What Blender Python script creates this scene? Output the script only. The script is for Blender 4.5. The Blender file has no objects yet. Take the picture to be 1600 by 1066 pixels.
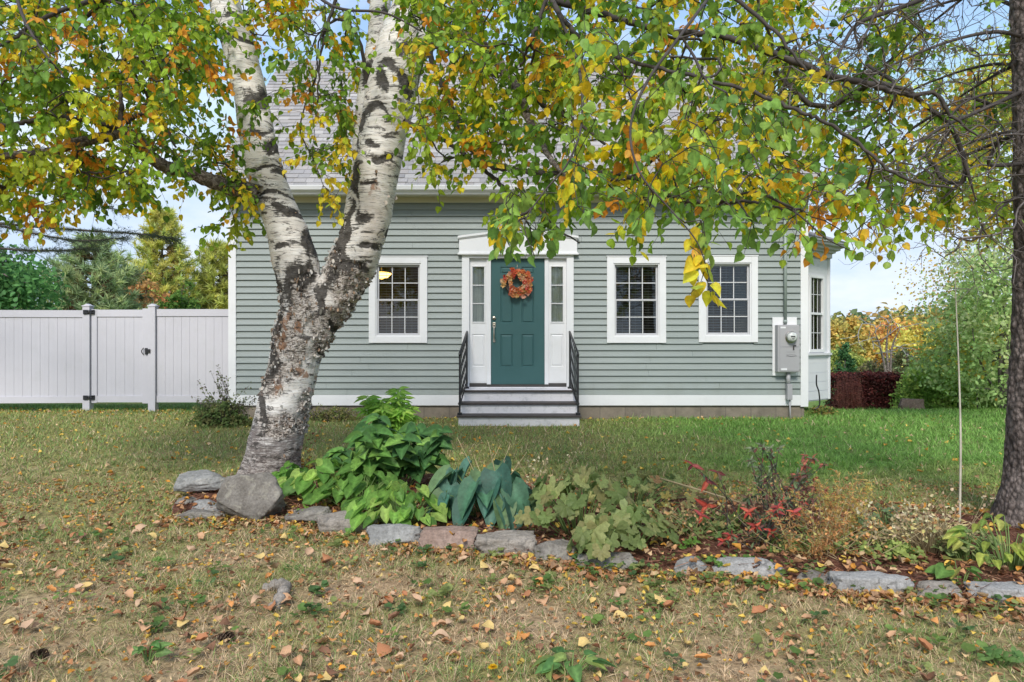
import bpy, math, random
import numpy as np
from mathutils import Vector, noise as mnoise
R = math.radians
rng = np.random.default_rng(7)
random.seed(7)
scene = bpy.context.scene
C = scene.collection
F = 1066.7; CX = 800.0; CY = 533.0; CAMZ = 1.30

def at(px, py, D):
    return np.array([(px-CX)*D/F, D, CAMZ-(py-CY)*D/F])
def sstep(a, b, x):
    t = np.clip((np.asarray(x, float)-a)/(b-a), 0, 1); return t*t*(3-2*t)
def sinn(x, y, s, k=0):
    """cheap smooth noise about -1..1"""
    x = np.asarray(x, float)*s; y = np.asarray(y, float)*s
    return (np.sin(1.3*x+2.1*y+k)+np.sin(2.7*x-1.4*y+1.7*k+1)+np.sin(-1.9*x+3.3*y+2.3*k+4)+np.sin(4.1*x+1.1*y+.7*k+2)+np.sin(.9*x-4.6*y+3.1*k))/3.2
def zg(x, y):
    x = np.asarray(x, float); y = np.asarray(y, float)
    w = sstep(4.6, 6.6, x)
    d = np.clip((y-11.6)/10, 0, 1)
    z = -1.0*w*d*d*(3-2*d)
    near = 1-sstep(20, 40, np.hypot(x, y))
    return z + near*0.012*sinn(x, y, 1.1, 3)
def G(px, py):
    D = F*CAMZ/(py-CY); return ((px-CX)*D/F, D)

# ---------- linking ----------
def tag(o, label=None, cat=None, group=None, kind=None):
    if label: o['label'] = label
    if cat: o['category'] = cat
    if group: o['group'] = group
    if kind: o['kind'] = kind
    return o
def empty(name, loc=(0, 0, 0), label=None, cat=None, group=None, kind=None, rz=0):
    o = bpy.data.objects.new(name, None); C.objects.link(o)
    o.empty_display_size = .1
    o.location = loc; o.rotation_euler = (0, 0, rz)
    return tag(o, label, cat, group, kind)
def link(name, me, mat=None, parent=None):
    o = bpy.data.objects.new(name, me); C.objects.link(o)
    if mat is not None:
        for m in (mat if isinstance(mat, (list, tuple)) else [mat]): me.materials.append(m)
    if parent is not None:
        o.parent = parent
        l = parent.location
        g = parent.parent.location if parent.parent else Vector((0, 0, 0))
        # all geometry is given in world coordinates
        o.location = (-l[0], -l[1], -l[2]) if parent.type == 'EMPTY' else (0, 0, 0)
    return o
def np_mesh(name, V, faces_flat, sizes, col=None, smooth=True, uv=None):
    me = bpy.data.meshes.new(name)
    V = np.asarray(V, np.float32)
    me.vertices.add(len(V)); me.vertices.foreach_set('co', V.ravel())
    ff = np.asarray(faces_flat, np.int32); sizes = np.asarray(sizes, np.int32)
    me.loops.add(len(ff)); me.loops.foreach_set('vertex_index', ff)
    me.polygons.add(len(sizes))
    st = np.zeros(len(sizes), np.int32); st[1:] = np.cumsum(sizes)[:-1]
    me.polygons.foreach_set('loop_start', st)
    me.polygons.foreach_set('loop_total', sizes)
    me.polygons.foreach_set('use_smooth', np.full(len(sizes), smooth))
    me.update(calc_edges=True)
    if col is not None:
        a = me.color_attributes.new('Col', 'FLOAT_COLOR', 'POINT')
        c = np.ones((len(V), 4), np.float32); c[:, :3] = col
        a.data.foreach_set('color', c.ravel())
    return me
def norm(a):
    a = np.asarray(a, float); n = np.linalg.norm(a, axis=-1, keepdims=True); n[n == 0] = 1
    return a/n
def scatter_mesh(name, tpls, P, A, N, S, col, smooth=True):
    """tpls: list of (verts, faces); each instance picks one at random"""
    P = np.asarray(P, float); n = len(P)
    A = norm(A); N = np.asarray(N, float)
    B = norm(np.cross(A, N)); N2 = np.cross(B, A)
    S = np.asarray(S, float)
    if S.ndim == 1: S = np.repeat(S[:, None], 3, 1)
    col = np.asarray(col, float)
    if col.ndim == 1: col = np.repeat(col[None], n, 0)
    pick = rng.integers(0, len(tpls), n)
    Vs, Fs, Zs, Cs = [], [], [], []; off = 0
    for k, tp_ in enumerate(tpls):
        tv, tf = tp_[0], tp_[1]; tint = np.asarray(tp_[2], float) if len(tp_) > 2 else None
        m = pick == k; c = int(m.sum())
        if not c: continue
        tv = np.asarray(tv, float); nv = len(tv)
        V = (P[m][:, None] + B[m][:, None]*(tv[None, :, 0, None]*S[m][:, None, 0, None])
             + A[m][:, None]*(tv[None, :, 1, None]*S[m][:, None, 1, None])
             + N2[m][:, None]*(tv[None, :, 2, None]*S[m][:, None, 2, None]))
        Vs.append(V.reshape(-1, 3)); cr = np.repeat(col[m], nv, 0); Cs.append(cr if tint is None else np.clip(cr*np.tile(tint, c)[:, None], 0, .92))
        flat = np.concatenate([np.array(f) for f in tf]); sz = np.array([len(f) for f in tf])
        Fs.append((flat[None]+(np.arange(c)*nv)[:, None]).ravel()+off)
        Zs.append(np.tile(sz, c)); off += c*nv
    return np_mesh(name, np.concatenate(Vs), np.concatenate(Fs), np.concatenate(Zs), np.concatenate(Cs), smooth)
def scatter(name, tpls, P, A, N, S, col, mat, parent=None, smooth=True):
    return link(name, scatter_mesh(name, tpls, P, A, N, S, col, smooth), mat, parent)

# ---------- solid shapes collected into one mesh ----------
class MB:
    def __init__(s): s.v = []; s.f = []; s.sm = []; s.c = []; s.cc = (1, 1, 1)
    def add(s, V, Fc, smooth=False, col=None):
        o = len(s.v); s.v += [tuple(map(float, p)) for p in V]
        s.f += [tuple(i+o for i in f) for f in Fc]; s.sm += [smooth]*len(Fc)
        s.c += [col if col is not None else s.cc]*len(V)
    def box(s, x0, x1, y0, y1, z0, z1, col=None):
        V = [(x0,y0,z0),(x1,y0,z0),(x1,y1,z0),(x0,y1,z0),(x0,y0,z1),(x1,y0,z1),(x1,y1,z1),(x0,y1,z1)]
        s.add(V, [(0,3,2,1),(4,5,6,7),(0,1,5,4),(1,2,6,5),(2,3,7,6),(3,0,4,7)], col=col)
    def bbox(s, x0, x1, y0, y1, z0, z1, b=.004):
        """box with chamfered vertical and front edges"""
        import bmesh
        bm = bmesh.new(); bmesh.ops.create_cube(bm, size=1)
        for v in bm.verts:
            v.co = Vector(((x0+x1)/2+v.co.x*(x1-x0), (y0+y1)/2+v.co.y*(y1-y0), (z0+z1)/2+v.co.z*(z1-z0)))
        bmesh.ops.bevel(bm, geom=bm.edges[:], offset=min(b, (x1-x0)*.3, (y1-y0)*.3, (z1-z0)*.3), segments=2, affect='EDGES', profile=.6)
        bm.verts.index_update()
        s.add([v.co[:] for v in bm.verts], [[v.index for v in f.verts] for f in bm.faces]); bm.free()
    def prism(s, pts, axis, a, b):
        """pts 2-D outline, extruded along axis 'x','y' or 'z'"""
        n = len(pts)
        def mk(p, t): return {'x': (t, p[0], p[1]), 'y': (p[0], t, p[1]), 'z': (p[0], p[1], t)}[axis]
        V = [mk(p, a) for p in pts]+[mk(p, b) for p in pts]
        Fc = [tuple(range(n)), tuple(range(2*n-1, n-1, -1))]
        Fc += [(i, i+n, (i+1) % n+n, (i+1) % n) for i in range(n)]
        s.add(V, Fc)
    def tube(s, pts, rad, n=8, smooth=True, cap=True, col=None):
        pts = [np.asarray(p, float) for p in pts]; m = len(pts)
        if m < 2: return
        if not hasattr(rad, '__len__'): rad = [rad]*m
        V = []; u = None
        for i in range(m):
            t = pts[min(i+1, m-1)]-pts[max(i-1, 0)]; t = t/(np.linalg.norm(t)+1e-9)
            if u is None:
                u = np.cross(t, [0, 0, 1.] if abs(t[2]) < .9 else [1., 0, 0])
            u = u-t*np.dot(u, t); u = u/(np.linalg.norm(u)+1e-9); w = np.cross(t, u)
            for k in range(n):
                a = 2*math.pi*k/n
                V.append(pts[i]+rad[i]*(math.cos(a)*u+math.sin(a)*w))
        Fc = [(i*n+k, i*n+(k+1) % n, (i+1)*n+(k+1) % n, (i+1)*n+k) for i in range(m-1) for k in range(n)]
        if cap: Fc += [tuple(range(n-1, -1, -1)), tuple(range((m-1)*n, m*n))]
        s.add(V, Fc, smooth, col)
    def cyl(s, p0, p1, r0, r1=None, n=16): s.tube([p0, p1], [r0, r0 if r1 is None else r1], n)
    def build(s, name, mat=None, parent=None, col=False):
        sizes = [len(f) for f in s.f]
        flat = [i for f in s.f for i in f]
        me = np_mesh(name, s.v, flat, sizes, np.array(s.c) if col else None, False)
        me.polygons.foreach_set('use_smooth', s.sm)
        return link(name, me, mat, parent)
def obox(name, mat, parent, *b, bev=.004):
    m = MB(); m.bbox(*b, b=bev); return m.build(name, mat, parent)
def smooth_path(pts, n=6):
    """catmull-rom through points (any dimension)"""
    P = [np.asarray(p, float) for p in pts]; out = []
    for i in range(len(P)-1):
        a = P[max(i-1, 0)]; b = P[i]; c = P[i+1]; d = P[min(i+2, len(P)-1)]
        for k in range(n):
            t = k/n
            out.append(.5*((2*b)+(c-a)*t+(2*a-5*b+4*c-d)*t*t+(3*b-a-3*c+d)*t**3))
    out.append(P[-1]); return out

# ---------- materials ----------
class NT:
    def __init__(s, name):
        s.m = bpy.data.materials.new(name); s.m.use_nodes = True
        s.t = s.m.node_tree; s.t.nodes.clear()
    def n(s, typ, ins=None, **kw):
        nd = s.t.nodes.new(typ)
        for k, v in kw.items(): setattr(nd, k, v)
        for k, v in (ins or {}).items():
            sk = nd.inputs[k]
            if isinstance(v, bpy.types.NodeSocket): s.t.links.new(v, sk)
            else:
                if hasattr(sk.default_value, '__len__') and not isinstance(v, str):
                    v = tuple(v); v = v+(1,)*(len(sk.default_value)-len(v))
                sk.default_value = v
        return nd
    def coord(s, kind='Object', scale=(1, 1, 1)):
        c = s.n('ShaderNodeTexCoord').outputs[kind]
        return s.n('ShaderNodeMapping', {'Vector': c, 'Scale': scale}).outputs[0]
    def noise(s, vec, scale, detail=4, rough=.55, dist=0):
        return s.n('ShaderNodeTexNoise', {'Vector': vec, 'Scale': scale, 'Detail': detail, 'Roughness': rough, 'Distortion': dist}).outputs['Fac']
    def ramp(s, fac, stops):
        r = s.n('ShaderNodeValToRGB', {'Fac': fac}); e = r.color_ramp.elements
        while len(e) < len(stops): e.new(.5)
        for i, (p, c) in enumerate(stops):
            e[i].position = p; e[i].color = tuple(c)+(1,) if hasattr(c, '__len__') else (c, c, c, 1)
        return r.outputs['Color']
    def mix(s, fac, a, b, mode='MIX'):
        m = s.n('ShaderNodeMix', data_type='RGBA', blend_type=mode)
        for i, v in ((0, fac), (6, a), (7, b)):
            if isinstance(v, bpy.types.NodeSocket): s.t.links.new(v, m.inputs[i])
            else: m.inputs[i].default_value = (tuple(v)+(1,) if hasattr(v, '__len__') else v)
        return m.outputs[2]
    def math(s, op, a, b=0.0, c=0.0):
        m = s.n('ShaderNodeMath', operation=op)
        for i, v in enumerate((a, b, c)):
            if isinstance(v, bpy.types.NodeSocket): s.t.links.new(v, m.inputs[i])
            else: m.inputs[i].default_value = v
        return m.outputs[0]
    def bump(s, h, strength=.3, dist=.01, normal=None):
        i = {'Height': h, 'Strength': strength, 'Distance': dist}
        if normal is not None: i['Normal'] = normal
        return s.n('ShaderNodeBump', i).outputs[0]
    def attr(s, name='Col'): return s.n('ShaderNodeAttribute', attribute_name=name).outputs['Color']
    def out(s, sh):
        s.n('ShaderNodeOutputMaterial', {'Surface': sh}); return s.m
    def pbr(s, col, rough=.6, normal=None, metal=0, spec=.5, **kw):
        i = {'Base Color': col, 'Roughness': rough, 'Metallic': metal, 'Specular IOR Level': spec}
        if normal is not None: i['Normal'] = normal
        i.update(kw)
        return s.n('ShaderNodeBsdfPrincipled', i).outputs[0]

def m_plain(name, col, rough=.5, var=.08, scale=3, metal=0, bump=.0, dirt=None, spec=.5):
    t = NT(name); v = t.coord()
    f = t.noise(v, scale, 5)
    lo = [c*(1-var) for c in col]; hi = [min(1, c*(1+var)) for c in col]
    c = t.ramp(f, [(.3, lo), (.7, hi)])
    if dirt:
        f2 = t.noise(v, scale*2.3, 8, .65)
        c = t.mix(t.ramp(f2, [(.55, 0), (.8, dirt[1])]), c, dirt[0])
    nrm = t.bump(t.noise(v, scale*30, 3), bump, .002) if bump else None
    return t.out(t.pbr(c, rough, nrm, metal, spec))
def m_leaf(name, rough=.5, trans=.35, bumpy=.2, spec=.3, vein=60):
    """leaf colours come from the per-leaf attribute"""
    t = NT(name); v = t.coord(); c = t.attr()
    f = t.noise(v, vein, 4, .6)
    c = t.mix(1, c, t.ramp(f, [(.25, .72), (.75, 1.25)]), 'MULTIPLY')
    sp = t.noise(v, vein*1.6, 5, .65)
    c = t.mix(t.ramp(sp, [(.64, 0), (.70, .6)]), c, (.20, .10, .035))
    nrm = t.bump(f, bumpy, .004)
    p = t.pbr(c, rough, nrm, 0, spec)
    tr = t.n('ShaderNodeBsdfTranslucent', {'Color': c}).outputs[0]
    return t.out(t.n('ShaderNodeMixShader', {0: trans, 1: p, 2: tr}).outputs[0])
M = {}
M['leaf'] = m_leaf('leaf', .5, .55)
M['waxy'] = m_leaf('waxy_leaf', .55, .25, .45, .3, 40)
M['far_leaf'] = m_leaf('far_leaf', .6, .45, .0, .2, 3)
M['needle'] = m_leaf('needle', .55, .4, 0, .3, 4)
M['grass'] = m_leaf('grass_blade', .55, .3, 0, .25, 8)
M['litter'] = m_leaf('dry_leaf', .75, .12, .5, .15, 90)
M['twig'] = m_plain('twig_bark', (.050, .040, .034), .8, .4, 14, bump=.4)
M['grey_twig'] = m_plain('grey_twig_bark', (.13, .11, .10), .85, .35, 14, bump=.4)
M['stem_green'] = m_plain('green_stem', (.16, .24, .07), .6, .3, 10)
M['stem_dry'] = m_plain('dry_stem', (.38, .30, .17), .8, .25, 10)
M['white'] = m_plain('white_trim_paint', (.74, .745, .76), .45, .03, 2, bump=.05, dirt=((.45, .45, .42), .18))
M['vinyl'] = m_plain('white_vinyl', (.55, .54, .585), .38, .04, 1.2, dirt=((.40, .41, .38), .28))
M['window_vinyl'] = m_plain('grey_window_vinyl', (.50, .50, .52), .4, .04, 3)
M['black'] = m_plain('black_metal', (.018, .018, .02), .4, .2, 20, bump=.1)
M['grille'] = m_plain('window_grille', (.62, .62, .63), .45, .03, 3)
M['blind'] = m_plain('blind_slat', (.36, .33, .31), .6, .1, 5)
M['wood_floor'] = m_plain('interior_wall', (.22, .15, .10), .8, .3, .8)
EXPO = 0.98
# ================= HOUSE =================
HY = 11.4
PX = F/HY
def hx(px): return (px-CX)/PX
def hz(py): return CAMZ-(py-CY)/PX
XL, XR = -4.6, 4.81
house = empty('clapboard_house', (0, HY, 0), 'pale sage green clapboard house with white trim, grey shingle roof and teal front door', 'house')

def m_siding():
    t = NT('sage_siding'); v = t.coord(scale=(.6, 1, 6))
    f = t.noise(v, 1.2, 5)
    c = t.ramp(f, [(.3, (.235, .272, .262)), (.7, (.282, .320, .310))])
    g = t.noise(t.coord(scale=(14, 1, 60)), 3, 5, .6)
    d = t.noise(t.coord(scale=(.35, 1, .5)), 2, 6)
    c = t.mix(t.ramp(d, [(.45, 0), (.75, .35)]), c, (.245, .265, .265))
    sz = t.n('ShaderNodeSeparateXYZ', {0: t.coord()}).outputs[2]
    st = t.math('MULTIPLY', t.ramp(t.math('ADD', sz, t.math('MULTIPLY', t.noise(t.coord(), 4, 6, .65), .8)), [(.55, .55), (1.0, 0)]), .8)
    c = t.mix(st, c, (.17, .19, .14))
    c = t.mix(t.ramp(t.noise(t.coord(scale=(9, 1, .7)), 1.5, 6, .7), [(.58, 0), (.75, .22)]), c, (.18, .19, .18))
    return t.out(t.pbr(c, .55, t.bump(g, .12, .003)))
M['siding'] = m_siding()
# openings in the front wall (px)
holes = [(583, 407, 662, 531), (954, 407, 1034, 530), (1097, 406, 1177, 530)]
door_hole = (728, 380, 890, 608)
H = [(hx(a), hx(c), hz(d), hz(b)) for a, b, c, d in holes+[door_hole]]
CH = .1065
ZB, ZT = .40, 3.62
mb = MB(); z = ZB
def course(mb, x0, x1, z0, y):
    """one lapped board: butt edge 17 mm proud, sloping back to the wall"""
    z1 = z0+CH
    pr = [(y-.028, z0), (y-.029, z0+.005), (y-.016, z0+CH*.5), (y-.003, z1+.003), (y+.01, z1+.003), (y+.01, z0)]
    mb.prism(pr, 'x', x0, x1)
while z < ZT:
    segs = [(XL, XR)]
    for (a, b, c, d) in H:
        if z+CH > c+.01 and z < d-.01:
            new = []
            for (s, e) in segs:
                if b <= s or a >= e: new.append((s, e)); continue
                if a > s: new.append((s, a))
                if b < e: new.append((b, e))
            segs = new
    for s, e in segs:
        # board joints
        xs = [s]
        x = s+random.uniform(1.2, 3.2)
        while x < e-.6:
            xs.append(x); x += 3.66
        xs.append(e)
        for i in range(len(xs)-1):
            course(mb, xs[i]+(.0015 if i else 0), xs[i+1]-(.0015 if i < len(xs)-2 else 0), z, HY)
    z += CH
mb.build('front_siding', M['siding'], house)
# wall core behind siding, with holes
mb = MB()
zlev = sorted({.2, ZT+.2}|{v for h in H for v in h[2:]})
for i in range(len(zlev)-1):
    z0, z1 = zlev[i], zlev[i+1]
    segs = [(XL-.08, XR+.08)]
    for (a, b, c, d) in H:
        if z0 >= c-1e-6 and z1 <= d+1e-6:
            new = []
            for (s, e) in segs:
                if b <= s or a >= e: new.append((s, e)); continue
                if a > s: new.append((s, a))
                if b < e: new.append((b, e))
            segs = new
    for s, e in segs: mb.box(s, e, HY+.012, HY+.13, z0, z1)
YB = 17.9
mb.box(XL-.08, XL+.05, HY+.131, YB, .2, ZT+.2); mb.box(XR-.05, XR+.08, HY+.131, 12.0, .2, ZT+.2)
mb.box(XR-.05, XR+.08, 14.6, YB, .2, ZT+.2); mb.box(XR-.05, XR+.08, 12.0, 14.6, 3.2, ZT+.2); mb.box(XR-.05, XR+.08, 12.0, 14.6, .2, .8)
mb.box(XL-.08, XR+.08, YB, YB+.12, .2, ZT+.2)
# gable triangles
RY, RZ, EY, EZ = 14.46, 7.21, 11.05, 3.80
for x0, x1 in ((XL-.08, XL+.04), (XR-.04, XR+.08)):
    mb.prism([(HY+.01, ZT+.2), (YB+.1, ZT+.2), (RY+.1, RZ-.12)], 'x', x0, x1)
mb.build('wall_core', M['siding'], house)
sides_mb = {-1: MB(), 1: MB()}
z = ZB
for k in range(34):
    if z+CH > 6.9: break
    lim = (YB if z < ZT else YB-(z-ZT)*.98); lo = (HY+.05 if z < ZT else HY+(z-ZT)*.98)
    if lim-lo < .3: break
    for x, sgn in ((XL-.08, -1), (XR+.08, 1)):
        spans = [(lo, lim)] if sgn < 0 or z > 3.2 else [(lo, 11.98), (14.62, lim)]
        for (a, b) in spans:
            if b > a: sides_mb[sgn].prism([(x, z), (x+sgn*.019, z), (x+sgn*.003, z+CH), (x, z+CH)], 'y', a, b)
    z += CH
for q_ in sides_mb.values(): q_.build('side_siding', M['siding'], house)
# interior
mb = MB()
for (a, b, c, d) in ((XL+.06, XR-.06, HY+.135, HY+.137),):
    pass
mb.box(XL+.05, XR-.05, 15.0, 15.05, .3, 3.7); mb.box(XL+.05, XR-.05, HY+.14, 15.0, 3.55, 3.58); mb.box(XL+.05, XR-.05, HY+.14, 15.0, .55, .58)
mb.box(-1.1, -1.0, HY+.6, 15.0, .58, 3.55); mb.box(1.3, 1.4, HY+.6, 15.0, .58, 3.55)
mb.build('interior_partition', M['wood_floor'], house)

# foundation
def m_block():
    t = NT('foundation_block')
    c0 = t.coord()
    sep = t.n('ShaderNodeSeparateXYZ', {0: c0}); com = t.n('ShaderNodeCombineXYZ', {0: sep.outputs[0], 1: sep.outputs[2], 2: 0.0}).outputs[0]
    b = t.n('ShaderNodeTexBrick', {'Vector': com, 'Color1': (.23, .20, .165), 'Color2': (.27, .235, .19), 'Mortar': (.16, .145, .125), 'Scale': 1.0, 'Mortar Size': .006, 'Brick Width': .42, 'Row Height': .2})
    f = t.noise(c0, 5, 8, .65)
    c = t.mix(.7, b.outputs[0], t.ramp(f, [(.3, (.5, .48, .45)), (.7, (1.15, 1.1, 1.05))]), 'MULTIPLY')
    return t.out(t.pbr(c, .9, t.bump(t.math('ADD', t.math('MULTIPLY', b.outputs[1], -1.0), t.noise(c0, 60, 5)), .5, .006)))
M['block'] = m_block()
mb = MB(); mb.box(XL-.05, XR+.07, HY+.005, YB, -.3, .235); mb.build('foundation', M['block'], house)
# trim
obox('skirt_board', M['white'], house, XL, XR, HY-.03, HY+.06, .225, .40)
obox('corner_board', M['white'], house, XL-.125, XL+.002, HY-.034, HY+.10, .205, ZT+.03)
obox('corner_board', M['white'], house, XR-.002, XR+.125, HY-.034, HY+.10, .205, ZT+.03)
M['cream'] = m_plain('cream_soffit', (.60, .58, .44), .5, .04, 2)
mb = MB()
mb.bbox(XL-.13, XR+.13, HY-.03, HY+.02, 3.605, 3.70)
k = XL-.2
while k < XR+.2:      # vented soffit boards
    mb.box(k, k+.096, EY+.01, HY-.031, 3.690, 3.70); k += .1
mb.box(XL-.2, XR+.3, EY+.01, HY-.031, 3.7005, 3.712)
mb.build('soffit', M['cream'], house)
mb = MB()
prof = [(EY+.005, 3.675), (EY-.02, 3.675), (EY-.028, 3.70), (EY-.085, 3.735), (EY-.10, 3.79), (EY-.10, 3.805), (EY-.088, 3.805), (EY-.075, 3.745), (EY+.005, 3.715)]
mb.prism(prof, 'x', XL-.30, XR+.33)
mb.build('gutter', M['white'], house)
mb = MB(); mb.bbox(XL-.29, XR+.32, EY+.006, EY+.03, 3.665, 3.80); mb.build('fascia', M['white'], house)
for x in (XL-.29, XR+.29):
    mb = MB()
    for (ya, za, yb, zb) in ((EY+.03, EZ-.02, RY, RZ-.02), (YB+.35, EZ-.02, RY, RZ-.02)):
        mb.prism([(ya, za-.16), (ya, za), (yb, zb), (yb, zb-.16)], 'x', x-.012, x+.012)
    mb.build('rake_board', M['white'], house)

# roof: courses of shingles with real butt steps
def m_shingle():
    t = NT('asphalt_shingle'); c = t.attr()
    v = t.coord()
    c = t.mix(1, c, t.ramp(t.noise(v, 150, 4, .7), [(.25, .62), (.75, 1.35)]), 'MULTIPLY')
    c = t.mix(t.ramp(t.noise(v, 1.1, 4), [(.45, 0), (.7, .22)]), c, (.19, .18, .17))
    return t.out(t.pbr(c, .92, t.bump(t.noise(v, 220, 2), .6, .004), spec=.2))
M['shingle'] = m_shingle()
mb = MB()
sl = math.hypot(RY-EY, RZ-EZ); uy, uz = (RY-EY)/sl, (RZ-EZ)/sl; ny, nz = -uz, uy
nrow = 36; ex = sl/nrow
for side in (0, 1):
    for r in range(nrow):
        s0 = r*ex-.02; s1 = s0+ex+.012
        x = XL-.31-random.uniform(0, .3)
        while x < XR+.34:
            w = random.choice([.12, .16, .2, .24, .3])*random.uniform(.9, 1.1)
            xa, xb = max(x, XL-.31), min(x+w, XR+.34)
            x += w+.004
            if xb-xa < .02: continue
            t0 = random.choice([.009, .013, .018])
            g = random.uniform(.88, 1.12)
            base = random.choice([(.36, .345, .34), (.33, .32, .32), (.39, .375, .365), (.31, .30, .305), (.36, .335, .32)])
            col = tuple(q*g for q in base)
            if side == 0:
                P0 = (EY+s0*uy, EZ+s0*uz); P1 = (EY+s1*uy, EZ+s1*uz)
                q = [(P0[0], P0[1]), (P0[0]+ny*t0, P0[1]+nz*t0), (P1[0]+ny*.003, P1[1]+nz*.003), (P1[0], P1[1])]
            else:
                if side and r % 3: continue
                P0 = (2*RY-(EY+s0*uy), EZ+s0*uz); P1 = (2*RY-(EY+(s1+2*ex)*uy), EZ+(s1+2*ex)*uz)
                q = [(P0[0], P0[1]), (P0[0]-ny*t0, P0[1]+nz*t0), (P1[0]-ny*.003, P1[1]+nz*.003), (P1[0], P1[1])]
            V = [(xa, *p) for p in q]+[(xb, *p) for p in q]
            mb.add(V, [(0, 1, 5, 4), (1, 2, 6, 5), (0, 3, 2, 1), (4, 5, 6, 7)], col=col)
mb.cc = (.3, .28, .29)
mb.prism([(EY, EZ-.03), (RY, RZ-.03), (2*RY-EY, EZ-.03), (2*RY-EY, EZ-.008), (RY, RZ-.008), (EY, EZ-.008)], 'x', XL-.30, XR+.33)
for i in range(34):
    x = XL-.31+i*.3
    mb.prism([(RY-.14, RZ-.12), (RY, RZ+.03+.004*(i % 2)), (RY+.14, RZ-.12), (RY, RZ-.0)], 'x', x, min(x+.3, XR+.34))
mb.build('roof', M['shingle'], house, col=True)

# glass
def m_glass():
    t = NT('window_glass')
    fr = t.n('ShaderNodeFresnel', {'IOR': 1.5}).outputs[0]
    nrm = t.bump(t.noise(t.coord(), 2.5, 2), .05, .01)
    gl = t.n('ShaderNodeBsdfGlossy', {'Color': (1, 1, 1), 'Roughness': .02, 'Normal': nrm}).outputs[0]
    tr = t.n('ShaderNodeBsdfTransparent', {'Color': (.88, .91, .90)}).outputs[0]
    return t.out(t.n('ShaderNodeMixShader', {0: t.math('MULTIPLY', fr, 1.0), 1: tr, 2: gl}).outputs[0])
M['glass'] = m_glass()

def sash(mb, x0, x1, z0, z1, y, w=.035, d=.03):
    mb.bbox(x0, x0+w, y, y+d, z0, z1); mb.bbox(x1-w, x1, y, y+d, z0, z1)
    mb.bbox(x0+w, x1-w, y+.001, y+d, z0, z0+w); mb.bbox(x0+w, x1-w, y+.001, y+d, z1-w, z1)
def window(cas, ins):
    """cas: casing outline px, ins: glass area px"""
    x0, x1, z1, z0 = hx(cas[0]), hx(cas[2]), hz(cas[1]), hz(cas[3])
    y = HY
    cw = .107
    m = MB()
    m.bbox(x0, x0+cw, y-.045, y+.02, z0, z1); m.bbox(x1-cw, x1, y-.045, y+.02, z0, z1)
    m.bbox(x0+cw, x1-cw, y-.044, y+.02, z0, z0+cw); m.bbox(x0+cw, x1-cw, y-.044, y+.02, z1-cw, z1)
    m.bbox(x0-.01, x1+.01, y-.052, y-.02, z1+.001, z1+.018)
    win = m.build('window', M['white'], house)
    a0, a1, b0, b1 = x0+cw, x1-cw, z0+cw, z1-cw
    m = MB()
    sash(m, a0, a1, b0, b1, y-.03, .022, .10)       # frame
    m.build('frame', M['white'], win)
    a0 += .023; a1 -= .023; b0 += .023; b1 -= .023
    mid = (b0+b1)/2
    m = MB()
    sash(m, a0, a1, b0, mid+.016, y-.012, .032, .03)
    m.build('sash', M['window_vinyl'], win)
    m = MB()
    sash(m, a0, a1, mid-.014, b1, y+.022, .03, .03)
    m.build('sash', M['window_vinyl'], win)
    m = MB()
    for (lo, hi, yy) in ((b0+.033, mid-.016, y+.002), (mid+.018, b1-.03, y+.036)):
        for k in (1, 2):
            xx = a0+.032+(a1-a0-.064)*k/3
            m.box(xx-.007, xx+.007, yy-.004, yy+.004, lo, hi)
        zz = (lo+hi)/2; m.box(a0+.032, a1-.032, yy-.003, yy+.003, zz-.007, zz+.007)
    m.build('grille', M['grille'], win)
    m = MB()
    m.box(a0+.03, a1-.03, y+.007, y+.010, b0+.03, mid)
    m.box(a0+.03, a1-.03, y+.041, y+.044, mid, b1-.028)
    m.build('pane', M['glass'], win)
    m = MB()
    zz = b0+.02; i = 0
    while zz < b1:
        dz = random.uniform(-.002, .002)
        m.add([(a0+.01, y+.085, zz+dz), (a1-.01, y+.085, zz+dz+random.uniform(-.001, .001)), (a1-.01, y+.131, zz+.010+dz), (a0+.01, y+.131, zz+.010+dz),
               (a0+.01, y+.085, zz+dz+.003), (a1-.01, y+.085, zz+dz+.003), (a1-.01, y+.131, zz+.013+dz), (a0+.01, y+.131, zz+.013+dz)],
              [(0, 1, 5, 4), (0, 3, 2, 1), (4, 5, 6, 7)])
        zz += .0445
    for k in (.2, .5, .8):
        xx = a0+(a1-a0)*k; m.box(xx-.002, xx+.002, y+.083, y+.0845, b0, b1)
    m.build('blind', M['blind'], win)
    return win
window((577, 402, 668, 536), None)
window((948, 402, 1040, 536), None)
window((1091, 401, 1183, 535), None)

# ceiling lamp seen through the left window
t = NT('warm_lamp_glass')
M['lamp'] = t.out(t.n('ShaderNodeEmission', {'Color': (1, .55, .12), 'Strength': 5.0}).outputs[0])
lp = at(596, 428, 13.2)
L = empty('ceiling_lamp', (lp[0], lp[1], 3.0), 'small glowing amber ceiling lamp behind the blind of the left window', 'lamp')
m = MB(); n = 16
prof = [(.02, -.10), (.12, -.07), (.19, 0), (.17, .02), (.03, .03)]
V = [(lp[0]+r*math.cos(2*math.pi*k/n), lp[1]+r*math.sin(2*math.pi*k/n), lp[2]+zz) for r, zz in prof for k in range(n)]
m.add(V, [(i*n+k, i*n+(k+1) % n, (i+1)*n+(k+1) % n, (i+1)*n+k) for i in range(4) for k in range(n)], True)
m.build('lamp_shade', M['lamp'], L)
m = MB(); m.cyl((lp[0], lp[1], lp[2]+.03), (lp[0], lp[1], 3.55), .012); m.build('lamp_stem', M['black'], L)

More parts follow.
